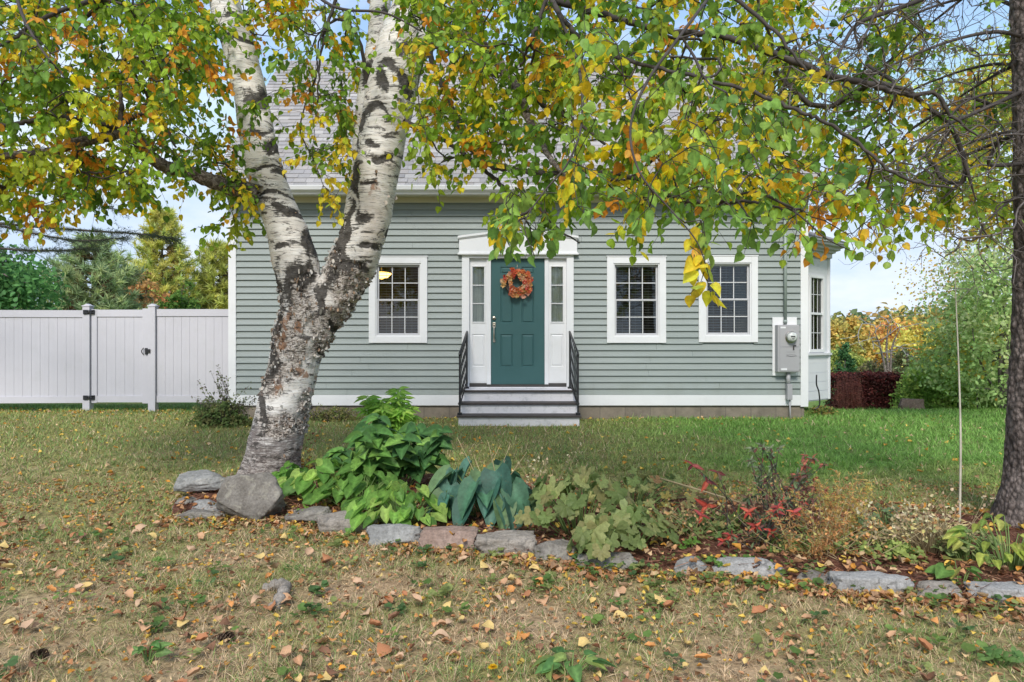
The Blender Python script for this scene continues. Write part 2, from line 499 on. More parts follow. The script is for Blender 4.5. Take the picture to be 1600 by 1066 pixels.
# ---- door surround ----
dx0, dx1 = hx(722), hx(896)
dz0 = .555
zt = hz(398)
m = MB()
for (a, b) in ((hx(722), hx(733.5)), (hx(885), hx(896))):
    m.bbox(a, b, HY-.05, HY+.03, .51, zt-.001)
m.bbox(hx(733.5), hx(885), HY-.048, HY+.03, hz(404), zt-.001)
m.build('door_casing', M['white'], house)
m = MB()
# pediment: low gable with moulded crown
zc0, zc1 = hz(396.5), hz(373)
xa, xb, xm = hx(717), hx(902), hx(809)
m.prism([(xa+.01, zc0), (xb-.01, zc0), (xb-.01, zc1), (xm, hz(361)), (xa+.01, zc1)], 'y', HY-.075, HY+.02)
m.bbox(xa-.015, xb+.015, HY-.10, HY+.019, hz(399), zc0-.001)
m.bbox(xa, xb, HY-.088, HY+.019, zc0+.0, zc0+.018)
for (p, q) in (((xa-.012, zc1), (xm, hz(361))), ((xb+.012, zc1), (xm, hz(361)))):
    m.prism([(p[0], p[1]-.004), (q[0], q[1]-.004), (q[0], q[1]+.032), (p[0], p[1]+.032)], 'y', HY-.105, HY+.018)
    m.prism([(p[0], p[1]-.022), (q[0], q[1]-.022), (q[0], q[1]-.0045), (p[0], p[1]-.0045)], 'y', HY-.09, HY+.017)
m.build('pediment', M['white'], house)
# reveal posts and head between door and sidelights
m = MB()
for (a, b) in ((760.5, 767), (851, 857)):
    m.bbox(hx(a), hx(b), HY-.012, HY+.09, dz0+.02, hz(404)-.001)
m.build('door_post', M['white'], house)
m = MB()
m.bbox(hx(733.6), hx(760.4), HY-.02, HY+.10, .535, dz0+.04)
m.bbox(hx(760.6), hx(857), HY-.024, HY+.10, .535, dz0+.018)
m.bbox(hx(857.1), hx(885), HY-.02, HY+.10, .535, dz0+.04)
M['bronze'] = m_plain('dark_bronze_sill', (.05, .045, .042), .45, .2, 8)
m.build('door_sill', M['bronze'], house)

def bevel_panel(m, x0, x1, z0, z1, y, depth=.012, w=.018):
    """raised panel: groove ring and raised field, front at y (towards -y)"""
    pts = [(0, 0), (w*.5, depth), (w, depth), (w*1.9, 0.001)]
    rings = []
    for (ins, dd) in pts:
        rings.append([(x0+ins, y+dd, z0+ins), (x1-ins, y+dd, z0+ins), (x1-ins, y+dd, z1-ins), (x0+ins, y+dd, z1-ins)])
    V = [p for r in rings for p in r]
    Fc = []
    for i in range(len(rings)-1):
        for k in range(4):
            Fc.append((i*4+k, i*4+(k+1) % 4, (i+1)*4+(k+1) % 4, (i+1)*4+k))
    k = (len(rings)-1)*4; Fc.append((k, k+1, k+2, k+3))
    m.add(V, Fc)
def panel_leaf(m, x0, x1, z0, z1, y, panels, th=.04, holes=()):
    """flat front face grid with rectangular cut-outs filled by raised panels / open holes"""
    allr = list(panels)+list(holes)
    xs = sorted({x0, x1}|{v for p in allr for v in p[:2]}); zs = sorted({z0, z1}|{v for p in allr for v in p[2:]})
    for i in range(len(xs)-1):
        for j in range(len(zs)-1):
            cx, cz = (xs[i]+xs[i+1])/2, (zs[j]+zs[j+1])/2
            if any(p[0] < cx < p[1] and p[2] < cz < p[3] for p in allr): continue
            if holes: m.box(xs[i], xs[i+1], y, y+th, zs[j], zs[j+1])
            else: m.add([(xs[i], y, zs[j]), (xs[i+1], y, zs[j]), (xs[i+1], y, zs[j+1]), (xs[i], y, zs[j+1])], [(0, 1, 2, 3)])
    for p in panels: bevel_panel(m, *p, y)
    if holes:
        for p in panels: m.box(p[0]-.002, p[1]+.002, y+.014, y+th-.002, p[2]-.002, p[3]+.002)
    else:
        m.box(x0, x1, y+.0145, y+th, z0, z1)
        m.add([(x0, y, z0), (x0, y, z1), (x0, y+.015, z1), (x0, y+.015, z0)], [(0, 1, 2, 3)])
        m.add([(x1, y, z0), (x1, y+.015, z0), (x1, y+.015, z1), (x1, y, z1)], [(0, 1, 2, 3)])
        m.add([(x0, y, z1), (x1, y, z1), (x1, y+.015, z1), (x0, y+.015, z1)], [(0, 1, 2, 3)])
t = NT('teal_door_paint'); v = t.coord(scale=(6, 1, 1.2))
f = t.noise(v, 9, 6, .6)
M['teal'] = t.out(t.pbr(t.ramp(t.noise(t.coord(), 1.5, 4), [(.3, (.034, .100, .103)), (.7, (.044, .120, .122))]), .42, t.bump(f, .12, .003)))
m = MB()
px = [(782, 801.5), (815, 834.5)]; pz = [(417, 428), (447, 505), (522.5, 573.5)]
pans = [(hx(a), hx(b), hz(d), hz(c)) for a, b in px for c, d in pz]
panel_leaf(m, hx(767)+.002, hx(851)-.002, dz0+.022, hz(404)-.002, HY+.02, pans)
door = m.build('front_door', M['teal'], house)
door['label'] = 'teal green six panel front door'
M['nickel'] = m_plain('brushed_nickel', (.55, .50, .42), .3, .1, 20, metal=1)
m = MB()
hxm = hx(772)
m.tube([(hxm, HY+.02, hz(497)), (hxm, HY+.0, hz(497)), (hxm, HY-.012, hz(497))], [.034, .032, .02], 18)
m.cyl((hxm, HY-.012, hz(497)), (hxm, HY-.022, hz(497)), .012)
m.build('deadbolt', M['nickel'], door)
m = MB()
m.bbox(hxm-.026, hxm+.026, HY+.008, HY+.021, hz(512), hz(504), b=.005)
m.bbox(hxm-.018, hxm+.018, HY+.008, HY+.021, hz(535), hz(530), b=.005)
m.tube(smooth_path([(hxm, HY+.01, hz(509)), (hxm, HY-.05, hz(511)), (hxm, HY-.06, hz(520)), (hxm, HY-.045, hz(529)), (hxm, HY+.01, hz(532))], 5), [.010]*10+[.012]*6+[.009]*5, 8)
m.bbox(hxm-.010, hxm+.016, HY-.045, HY+.01, hz(508)-.004, hz(508)+.008)
m.build('door_handle', M['nickel'], door)

def m_lace():
    t = NT('sheer_curtain'); v = t.coord(scale=(60, 1, 1.5))
    f = t.noise(v, 1.0, 4)
    c = t.ramp(f, [(.3, (.50, .51, .50)), (.7, (.85, .85, .80))])
    return t.out(t.pbr(c, .9))
M['lace'] = m_lace()
for (a, b, g0, g1) in ((733.6, 760.4, 738.5, 756.5), (857.1, 884.9, 861.5, 879.5)):
    m = MB(); x0, x1 = hx(a), hx(b)
    gl = (hx(g0), hx(g1), hz(503), hz(417)); pn = (hx(g0-1), hx(g1+1), hz(573), hz(522))
    panel_leaf(m, x0, x1, dz0+.042, hz(404)-.002, HY+.012, [pn], .05, [gl])
    sash(m, gl[0]-.018, gl[1]+.018, gl[2]-.018, gl[3]+.018, HY+.0, .016, .012)
    sd = m.build('sidelight', M['white'], house)
    m = MB()
    for k in (1, 2):
        zz = gl[2]+(gl[3]-gl[2])*k/3; m.box(gl[0], gl[1], HY+.018, HY+.03, zz-.008, zz+.008)
    m.build('grille', M['grille'], sd)
    m = MB(); m.box(gl[0]-.001, gl[1]+.001, HY+.032, HY+.035, gl[2]-.001, gl[3]+.001); m.build('pane', M['glass'], sd)
    m = MB(); nn = 60; V = []
    for i in range(nn+1):
        xx = gl[0]-.02+(gl[1]-gl[0]+.04)*i/nn; yy = HY+.052+.007*math.sin(i*1.3)+.004*math.sin(i*.7)
        V += [(xx, yy, gl[2]-.03), (xx, yy, gl[3]+.03)]
    m.add(V, [(2*i, 2*i+2, 2*i+3, 2*i+1) for i in range(nn)], True)
    m.build('curtain', M['lace'], sd)

# ---- steps ----
def m_deckpaint():
    t = NT('grey_step_paint'); v = t.coord()
    f = t.noise(v, 2.5, 6, .6); g = t.noise(v, 9, 10, .75)
    c = t.ramp(f, [(.3, (.68, .66, .69)), (.7, (.76, .745, .77))])
    c = t.mix(t.ramp(g, [(.52, 0), (.62, .5)]), c, (.45, .45, .46))
    return t.out(t.pbr(c, .75, t.bump(g, .2, .003)))
M['step'] = m_deckpaint()
M['nosing'] = m_plain('dark_step_nosing', (.055, .045, .042), .6, .3, 12, bump=.2)
sx0, sx1 = .105-.915, .105+.915
steps = link('entry_steps', bpy.data.meshes.new('entry_steps'), None, house)
m = MB()
lv = [(10.95, .51, HY-.04), (10.67, .335, 10.96), (10.38, .168, 10.68)]
for i, (yf, zt_, yb) in enumerate(lv):
    m2 = 0.003*i
    m.box(sx0-m2, sx1+m2, yf+.02, yb+.02*(i > 0), -.1 if i == 2 else lv[i+1][1]-.03, zt_-.034)
m.box(sx0+.004, sx1-.004, 10.72, HY-.04, -.1, .33)
bpy.data.objects.remove(steps)
steps = m.build('entry_steps', M['step'], house)
for i, (yf, zt_, yb) in enumerate(lv):
    m = MB(); m.bbox(sx0-.035, sx1+.035, yf-.012, yb-.001 if i == 0 else yb+.03, zt_-.033, zt_, b=.008)
    m.build('tread', M['nosing'] if i else M['nosing'], steps)
# grey top of platform and threshold riser up to the door
m = MB(); m.box(sx0+.05, sx1-.05, 10.99, HY-.055, zt_*0+.5105, .5135); m.bbox(hx(733), hx(885), HY-.05, HY+.09, .514, .534)
m.build('landing', M['step'], steps)
for sx in (-1, 1):
    x = .105+sx*.885
    m = MB()
    lo = np.array([x+sx*.02, 10.45, .17]); up = np.array([x-sx*.035, 11.28, .51])
    ltop = lo+[0, 0, .93]; utop = up+[0, 0, .93]
    m.box(lo[0]-.013, lo[0]+.013, lo[1]-.013, lo[1]+.013, lo[2], ltop[2]); m.box(up[0]-.013, up[0]+.013, up[1]-.013, up[1]+.013, up[2], utop[2])
    m.bbox(lo[0]-.035, lo[0]+.035, lo[1]-.035, lo[1]+.035, lo[2], lo[2]+.035); m.bbox(up[0]-.035, up[0]+.035, up[1]-.035, up[1]+.035, up[2], up[2]+.035)
    m.tube([ltop+[0, -.04, -.02], ltop+[0, -.01, .012], utop+[0, 0, .012], utop+[0, .06, .012]], .017, 8)
    m.tube([lo+[0, 0, .13], up+[0, 0, .13]], .010, 6)
    rail = m.build('handrail', M['black'], steps)
    m = MB()
    for k in range(1, 7):
        a = lo+(up-lo)*k/7
        b0 = a+[0, 0, .13]; b1 = a+[0, 0, .935]
        pts = [b0+(b1-b0)*i/16+np.array([.004*math.cos(i*1.6), .004*math.sin(i*1.6), 0]) for i in range(17)]
        m.tube(pts, .0075, 5)
    m.build('handrail_baluster', M['black'], steps)

# ---- bay window on the right gable wall ----
bz0, bz1 = .22, 2.92
P = [(XR+.08, 11.92), (5.93, 12.78), (5.93, 14.0), (XR+.08, 14.86)]
def face_frame(a, b):
    a = np.array(a); b = np.array(b); d = b-a; L_ = np.hypot(*d); d = d/L_; nrm_ = np.array([d[1], -d[0]]); return a, d, nrm_, L_
def fbox(m, fr, u0, u1, o0, o1, z0, z1):
    a, d, nn_, L_ = fr
    c = [a+d*u0+nn_*o1, a+d*u1+nn_*o1, a+d*u1+nn_*o0, a+d*u0+nn_*o0]
    V = [(p[0], p[1], z0) for p in c]+[(p[0], p[1], z1) for p in c]
    m.add(V, [(3, 2, 1, 0), (4, 5, 6, 7), (0, 1, 5, 4), (1, 2, 6, 5), (2, 3, 7, 6), (3, 0, 4, 7)])
M['bay_white'] = m_plain('bay_panel_paint', (.66, .665, .69), .5, .04, 2, dirt=((.4, .4, .38), .2))
mbody = MB()
for i in range(3):
    fr = face_frame(P[i], P[i+1]); L_ = fr[3]
    zs, ze = (1.10, 2.50)
    u0, u1 = (.60, L_-.20) if i == 0 else ((.16, L_-.16) if i == 1 else (.2, L_-.6))
    fbox(mbody, fr, 0, L_, -.06, 0, bz0, zs); fbox(mbody, fr, 0, L_, -.06, 0, ze, bz1)
    fbox(mbody, fr, 0, u0, -.06, .0, zs, ze); fbox(mbody, fr, u1, L_, -.06, .0, zs, ze)
    for kk in range(5): fbox(mbody, fr, .0, L_-.004, .0, .012-.002*kk % .01, bz0+.01+kk*.165, bz0+.01+kk*.165+.155)
    fbox(mbody, fr, -.02, L_+.03, .0, .05, zs-.06, zs-.02)
    m = MB()
    c_ = .05
    fbox(m, fr, u0, u0+c_, -.03, .02, zs, ze); fbox(m, fr, u1-c_, u1, -.03, .02, zs, ze)
    fbox(m, fr, u0+c_, u1-c_, -.03, .018, zs, zs+c_); fbox(m, fr, u0+c_, u1-c_, -.03, .018, ze-c_, ze)
    fbox(m, fr, u0+c_, u1-c_, -.03, .010, (zs+ze)/2-.02, (zs+ze)/2+.02)
    w_ = m.build('window', M['white'], house)
    m = MB()
    for k in (1, 2): fbox(m, fr, u0+c_+(u1-u0-2*c_)*k/3-.006, u0+c_+(u1-u0-2*c_)*k/3+.006, -.02, -.012, zs+c_, ze-c_)
    for k in (1, 3): fbox(m, fr, u0+c_, u1-c_, -.019, -.013, zs+(ze-zs)*k/4-.006, zs+(ze-zs)*k/4+.006)
    m.build('grille', M['grille'], w_)
    m = MB(); fbox(m, fr, u0+c_-.001, u1-c_+.001, -.026, -.023, zs+c_-.001, ze-c_+.001); m.build('pane', M['glass'], w_)
    m = MB(); zz = zs+.05
    while zz < ze-.05:
        fbox(m, fr, u0+.04, u1-.04, -.10, -.06, zz, zz+.004); zz += .042
    m.build('blind', M['white'], w_)
m = mbody
# dark floor/ceiling of bay and corner posts
m.prism([(p[0], p[1]) for p in P], 'z', bz0-.01, bz0+.04)
m.prism([(p[0], p[1]) for p in P], 'z', bz1-.12, bz1-.02)
for (x, y) in P[1:3]: m.tube([(x-.02, y+(.02 if y < 13 else -.02), bz0+.001), (x-.02, y+(.02 if y < 13 else -.02), bz1-.001)], .058, 8, smooth=False)
bay = m.build('bay_window', M['bay_white'], house)
# crown + small hipped roof
def offset_poly(o): return [(XR+.08, 11.92-o*1.3), (5.93+o*.75, 12.78-o*.75), (5.93+o*.75, 14.0+o*.75), (XR+.08, 14.86+o*1.3)]
m = MB()
for (o, za, zb) in ((.06, 2.84, 2.93), (.12, 2.93, 2.97), (.20, 2.97, 3.02), (.30, 3.02, 3.06), (.33, 3.06, 3.10)):
    m.prism(offset_poly(o), 'z', za, zb-.0005)
m.build('bay_cornice', M['window_vinyl'], house)
m = MB(); m.cc = (.26, .25, .26)
o = offset_poly(.35); top = [(XR+.08, 12.4), (XR+.2, 12.9), (XR+.2, 13.9), (XR+.08, 14.3)]
V = [(p[0], p[1], 3.10) for p in o]+[(p[0], p[1], 3.55) for p in top]
m.add(V, [(0, 1, 5, 4), (1, 2, 6, 5), (2, 3, 7, 6), (4, 5, 6, 7), (3, 2, 1, 0)])
m.build('bay_roof', M['shingle'], house, col=True)

# side vent pipe / cable by the corner
m = MB(); q = at(1269, 630, 11.9)
m.tube(smooth_path([(q[0]-.02, 11.75, .12), (q[0]+.06, 11.75, .20), (q[0]+.05, 11.75, .42), (q[0]+.01, 11.75, .55), (q[0]+.01, 11.75, .72)], 5), .012, 6)
m.build('cable', M['black'], house)

# ---- electric meter ----
mt = empty('electric_meter', (hx(1227), HY-.05, hz(586)), 'grey electric meter box with round glass dial on the wall beside the right corner', 'meter')
M['meter'] = m_plain('meter_grey', (.36, .355, .37), .5, .05, 3, dirt=((.25, .24, .24), .2))
obox('backboard', M['white'], mt, hx(1205.5), hx(1243.5), HY-.045, HY-.021, hz(587), hz(496))
m = MB()
m.bbox(hx(1209), hx(1243), HY-.17, HY-.046, hz(581), hz(508), b=.01)
m.bbox(hx(1212), hx(1241.5), HY-.178, HY-.171, hz(579), hz(543), b=.003)
m.bbox(hx(1212), hx(1241.5), HY-.178, HY-.171, hz(542), hz(510), b=.003)
box = m.build('meter_box', M['meter'], mt)
m = MB()
m.bbox(hx(1232), hx(1234), HY-.19, HY-.179, hz(547), hz(540)); m.bbox(hx(1233), hx(1237), HY-.187, HY-.179, hz(541), hz(539))
m.build('latch', M['bronze'], box)
m = MB()   # embossed maker's plate outline and scroll
m.tube(smooth_path([(hx(1222)+i*.012, HY-.181, hz(556)+.006*math.sin(i*1.1)*(1-abs(i-7)/9)-(.01 if 5 < i < 9 else 0)) for i in range(15)], 3), .003, 4)
for zz in (550, 554): m.box(hx(1222), hx(1236), HY-.180, HY-.1785, hz(zz)-.001, hz(zz)+.001)
m.build('embossed_plate', M['bronze'], box)
for b_ in ((hx(1213), hx(1221), HY-.1805, HY-.1785, hz(513.5), hz(511)), (hx(1214), hx(1223), HY-.1805, HY-.1785, hz(578), hz(575))):
    m = MB(); m.box(*b_); m.build('sticker', M['white'], box)
m = MB(); c = (hx(1229), hz(527))
m.tube([(c[0], HY-.17, c[1]), (c[0], HY-.20, c[1])], [.098, .095], 28)
ring = m.build('meter_ring', M['nickel'], mt)
M['dial'] = m_plain('meter_dial', (.55, .57, .55), .15, .3, 25)
m = MB()
m.tube([(c[0], HY-.20, c[1]), (c[0], HY-.25, c[1]), (c[0], HY-.268, c[1])], [.082, .078, .05], 28)
dial = m.build('meter_dial', M['dial'], mt)
m = MB()
m.box(c[0]-.035, c[0]+.035, HY-.2705, HY-.268, c[1]-.004, c[1]+.02); m.box(c[0]-.02, c[0]+.02, HY-.2705, HY-.268, c[1]-.035, c[1]-.02)
m.build('dial_plate', M['bronze'], mt)
M['conduit'] = m_plain('conduit_paint', (.27, .32, .30), .5, .05, 4)
m = MB()
m.cyl((hx(1224.5), HY-.065, hz(507)), (hx(1224.5), HY-.065, 3.60), .027, n=12)
for zz in (hz(505), hz(414)): m.cyl((hx(1224.5), HY-.065, zz), (hx(1224.5), HY-.065, zz+.05), .033, n=12)
m.build('conduit', M['conduit'], mt)
m = MB()
m.cyl((hx(1228.5), HY-.085, hz(582)), (hx(1228.5), HY-.085, hz(602)), .034, n=12)
m.bbox(hx(1225.5), hx(1233.5), HY-.13, HY-.04, hz(624), hz(600), b=.008)
m.cyl((hx(1231), HY-.08, hz(624)), (hx(1232), HY-.08, -.05), .013, n=8)
m.build('lower_conduit', M['meter'], mt)

# ---- wreath ----
wc = np.array([hx(808), HY-.02, hz(443)])
W = empty('autumn_wreath', tuple(wc), 'round wreath of orange and coral artificial flowers hanging on the teal door', 'wreath')
pt = [(0, 0, 0), (-.32, .35, .06), (-.28, .8, .02), (0, 1, -.06), (.28, .8, .02), (.32, .35, .06), (0, .5, -.02)]
pf = [(0, 6, 1), (1, 6, 2), (2, 6, 3), (0, 5, 6), (5, 4, 6), (4, 3, 6)]
PP, AA, NN, SS, CC = [], [], [], [], []
pal = [(.90, .28, .12), (.90, .38, .14), (.90, .22, .12), (.90, .58, .24), (.90, .48, .34), (.72, .12, .08), (.90, .70, .46)]
for i in range(95):
    a = random.uniform(0, 2*math.pi); rr = .180+random.uniform(-.075, .080)
    c = wc+np.array([rr*math.cos(a), -.035-random.uniform(0, .035), rr*math.sin(a)*.96])
    outd = norm(np.array([math.cos(a)*random.uniform(-.6, .8), -1.1, math.sin(a)*random.uniform(-.6, .8)]))
    base = random.choice(pal)
    for k in range(9):
        b = 2*math.pi*k/9+random.random()
        u = norm(np.cross(outd, [0.3, .1, 1])); w = np.cross(outd, u)
        d = norm(u*math.cos(b)+w*math.sin(b)+outd*random.uniform(.2, .9))
        PP.append(c); AA.append(d); NN.append(outd); SS.append(random.uniform(.035, .055)); CC.append(np.array(base)*random.uniform(.7, 1.15))
scatter('flowers', [(pt, pf)], PP, AA, NN, SS, np.clip(CC, 0, .9), M['leaf'], W)
m = MB(); m.tube([wc+np.array([.185*math.cos(a), -.015, .185*math.sin(a)]) for a in np.linspace(0, 2*math.pi, 41)], .022, 8)
m.build('vine_ring', M['twig'], W)
m = MB(); m.tube([wc+np.array([0, 0.01, .19]), wc+np.array([0, .005, .33])], .003, 5); m.cyl(wc+np.array([0, .038, .305]), wc+np.array([0, .015, .305]), .010); m.build('hanger', M['nickel'], W)
# ================= GROUND =================
def poly_mask(px, py, poly):
    inside = np.zeros(len(px), bool); n = len(poly); j = n-1
    for i in range(n):
        xi, yi = poly[i]; xj, yj = poly[j]
        c = ((yi > py) != (yj > py)) & (px < (xj-xi)*(py-yi)/(yj-yi+1e-12)+xi)
        inside ^= c; j = i
    return inside
front_px = [(268, 808), (340, 806), (400, 812), (480, 818), (545, 832), (622, 848), (703, 860), (790, 872), (868, 880), (950, 889), (1080, 899), (1165, 902), (1270, 915), (1355, 931), (1480, 941), (1600, 946), (1760, 960), (1900, 975)]
back_px = [(275, 784), (330, 762), (380, 740), (440, 728), (520, 730), (640, 738), (800, 752), (950, 764), (1050, 775), (1150, 784), (1250, 790), (1350, 794), (1450, 803), (1540, 808), (1600, 806), (1760, 800), (1900, 800)]
frontG = [G(*p) for p in front_px]; backG = [G(*p) for p in back_px]
bed_poly = frontG+backG[::-1]
def resample(pts, n):
    P_ = np.array(pts); s = np.r_[0, np.cumsum(np.hypot(*np.diff(P_, axis=0).T))]
    t = np.linspace(0, s[-1], n)
    return np.stack([np.interp(t, s, P_[:, 0]), np.interp(t, s, P_[:, 1])], 1)

def tint(x, y):
    """real turf colour over the lawn: lush, olive, or dry"""
    x = np.asarray(x, float); y = np.asarray(y, float)
    lush = sstep(.5, 3.2, x+.5*sinn(x, y, .9, 5))*sstep(5.6, 7.4, y+.4*sinn(x, y, 1.3, 9))
    lush = np.maximum(lush, .85*sstep(12.2, 12.6, y)*(x < -4))
    dry = (1-sstep(3.6, 5.4, y+.35*sinn(x, y, 1.2, 2)))
    dry = np.clip(dry*(.62+.45*sinn(x, y, 2.1, 6))-.25*sstep(.5, 3, x), 0, 1)
    dry = np.maximum(dry, .45*(1-sstep(-6, -1.0, x))*(1-sstep(5, 9, y)))
    ol = np.array([.33, .32, .11]); lu = np.array([.19, .34, .075]); dr = np.array([.62, .45, .28])
    c = ol[None]*(1-lush)[:, None]+lu[None]*lush[:, None]
    c = c*(1-dry)[:, None]+dr[None]*dry[:, None]
    return c, lush, dry

gx = np.unique(np.concatenate([np.linspace(-11, 11, 150), np.sign(np.linspace(-1, 1, 61))*(11+np.abs(np.linspace(-1, 1, 61))**2.5*260)]))
gy = np.unique(np.concatenate([np.linspace(-4, 22, 150), np.linspace(-60, -4, 12), 22+np.linspace(0, 1, 40)**2.5*420]))
X, Y = np.meshgrid(gx, gy); xf, yf = X.ravel(), Y.ravel()
V = np.stack([xf, yf, zg(xf, yf)], 1)
nx, ny_ = len(gx), len(gy)
idx = np.arange(nx*ny_).reshape(ny_, nx)
Fq = np.stack([idx[:-1, :-1], idx[:-1, 1:], idx[1:, 1:], idx[1:, :-1]], -1).reshape(-1, 4)
gc, gl_, gd_ = tint(xf, yf)
me = np_mesh('lawn', V, Fq.ravel(), np.full(len(Fq), 4), gc)
t = NT('lawn_soil_and_thatch'); v = t.coord(); c = t.attr()
f = t.noise(v, 18, 8, .7); f2 = t.noise(v, 2.2, 5)
c = t.mix(1, c, t.ramp(f, [(.35, .30), (.65, .95)]), 'MULTIPLY')
c = t.mix(t.ramp(f2, [(.45, 0), (.7, .5)]), c, (.30, .19, .11))
link('lawn', me, t.out(t.pbr(c, .95, t.bump(f, .8, .02), spec=.1)))
tag(bpy.data.objects['lawn'], kind='structure')

# mulch bed
N_ = 220; fr_ = resample(frontG, N_); bk_ = resample(backG, N_); rows = 26
VV = []
for j in range(rows):
    s = j/(rows-1)
    p = fr_*(1-s)+bk_*s
    h = .045*np.sin(math.pi*min(1, s*1.0))**.6 if 0 < s < 1 else -.02
    h = h+.008*sinn(p[:, 0], p[:, 1], 9, 1)
    VV.append(np.stack([p[:, 0], p[:, 1], zg(p[:, 0], p[:, 1])+.006+h], 1))
V = np.concatenate(VV); idx = np.arange(rows*N_).reshape(rows, N_)
Fq = np.stack([idx[:-1, :-1], idx[:-1, 1:], idx[1:, 1:], idx[1:, :-1]], -1).reshape(-1, 4)
t = NT('red_brown_mulch'); v = t.coord(); f = t.noise(v, 45, 8, .7); f2 = t.noise(v, 5, 4)
c = t.ramp(f, [(.3, (.035, .018, .014)), (.5, (.13, .055, .036)), (.72, (.27, .13, .085))])
c = t.mix(t.ramp(f2, [(.4, 0), (.7, .5)]), c, (.16, .09, .06))
link('mulch_bed', np_mesh('mulch_bed', V, Fq.ravel(), np.full(len(Fq), 4)), t.out(t.pbr(c, .95, t.bump(f, 1, .02), spec=.1)))
tag(bpy.data.objects['mulch_bed'], kind='structure')
def inbed(x, y): return poly_mask(np.asarray(x), np.asarray(y), bed_poly)

# ---------- grass ----------
blade_up = ([(-.5, 0, 0), (.5, 0, 0), (.38, .45, .05), (-.38, .45, .05), (.05, 1, .28)], [(0, 1, 2, 3), (3, 2, 4)])
blade_bent = ([(-.5, 0, 0), (.5, 0, 0), (.45, .5, .16), (-.45, .5, .16), (0, .85, .55)], [(0, 1, 2, 3), (3, 2, 4)])
def grass_field(name, n, D0, D1, hgt, wid, clump=0):
    # uniform over the picture's fan with a margin on both sides
    if clump:
        nc = n//clump; D = np.sqrt(rng.uniform(D0**2, D1**2, nc)); x = rng.uniform(-.93, .93, nc)*D
        D = np.repeat(D, clump); x = np.repeat(x, clump); n = nc*clump; hs = np.repeat(rng.uniform(.45, 1.6, nc)**1.3, clump); az0 = rng.uniform(0, 2*np.pi, n); rr0 = np.abs(rng.normal(0, .016, n)); x = x+rr0*np.cos(az0); D = D+rr0*np.sin(az0)
    else:
        D = np.sqrt(rng.uniform(D0**2, D1**2, n)); u = rng.uniform(-.93, .93, n); x = u*D; az0 = rng.uniform(0, 2*np.pi, n); hs = np.ones(n)
    y = D
    m = ~inbed(x, y)
    m &= ~((x > XL-.2) & (x < XR+.16) & (y > HY-.02))
    m &= ~((x > sx0-.02) & (x < sx1+.02) & (y > 10.36))
    m &= ~((np.hypot(x+2.32, y-6.25) < .33))
    c, lush, dry = tint(x, y)
    patch = sinn(x, y, 6.0, 11)
    m &= rng.uniform(0, 1, n) < (1-.55*dry*(patch > .1))
    x, y, c, lush, dry, az0, hs = x[m], y[m], c[m], lush[m], dry[m], az0[m], hs[m]; n = len(x)
    z = zg(x, y)
    tilt = rng.uniform(.15, .75, n)+dry*rng.uniform(0, .9, n)
    az = az0+rng.normal(0, .6, n)
    A = np.stack([np.cos(az)*np.sin(tilt), np.sin(az)*np.sin(tilt), np.cos(tilt)], 1)
    N = np.stack([np.cos(az)*np.cos(tilt), np.sin(az)*np.cos(tilt), -np.sin(tilt)], 1)
    tw = rng.normal(0, .5, (n, 3)); N = N+tw
    h = hs*hgt*rng.uniform(.4, 1.4, n)*(1+.35*lush)*(1+.25*sinn(x, y, 3, 4)); w = wid*rng.uniform(.6, 1.3, n)*(1+.12*(y-3))
    S = np.stack([w, h, h], 1)
    g = rng.uniform(0, 1, n)
    cg = np.stack([.18+.09*g, .30+.08*g, .085+.03*g], 1)
    straw = np.stack([.82*np.ones(n), .62*np.ones(n), .40*np.ones(n)], 1)*rng.uniform(.22, 1.1, (n, 1))
    pk = rng.uniform(0, 1, n)
    isdry = pk < (.14+.62*dry-.11*lush)
    isg = (~isdry) & (rng.uniform(0, 1, n) < .55*(1-lush))
    col = c*rng.uniform(.8, 1.6, (n, 1))
    col[isg] = cg[isg]*rng.uniform(.7, 1.3, (isg.sum(), 1))
    col[isdry] = straw[isdry]
    o = scatter(name, [blade_up, blade_bent], np.stack([x, y, z-.003], 1), A, N, S, np.clip(col, 0, .9), M['grass'], None, False)
    tag(o, kind='stuff')
    return o
tag(grass_field('front_grass', 270000, 1.9, 4.6, .040, .0026, 22), 'short mixed dry and green grass in front of the stone edging', 'grass')
tag(grass_field('middle_grass', 150000, 4.4, 7.6, .046, .0038, 14), 'olive green grass between the flower bed and the house', 'grass')
tag(grass_field('house_grass', 120000, 7.4, 13.6, .065, .0048), 'greener grass along the house and the white fence', 'grass')

# ---------- leaf templates ----------
def curl_leaf(cx, cy, n=5, ragged=0.0, seed=0):
    r = random.Random(seed); V = []; Fc = []
    for i in range(n+1):
        t_ = i/n; w = math.sin(math.pi*min(1, t_**.8*.97+.015))**.8*.36
        for s in (-1, -.5, 0, .5, 1):
            ww = w*s*(1+r.uniform(-ragged, ragged)*(abs(s) == 1))
            V.append((ww, t_+r.uniform(-.05, .05)*(abs(s) == 1), cx*(t_-.5)**2*2+cy*abs(s)**1.5*w*1.6+r.uniform(-.07, .07)))
    for i in range(n):
        for k in range(4): Fc.append((i*5+k, i*5+k+1, (i+1)*5+k+1, (i+1)*5+k))
    return V, Fc
litter_t = [curl_leaf(.25, .5, 5, .25, 1), curl_leaf(-.3, .35, 5, .3, 2), curl_leaf(.4, -.3, 5, .3, 3), curl_leaf(.1, .9, 5, .3, 4)]
litpal = np.array([(.50, .27, .13), (.58, .32, .17), (.40, .19, .09), (.62, .30, .06), (.66, .46, .10), (.44, .27, .16), (.24, .11, .06), (.60, .42, .24)])
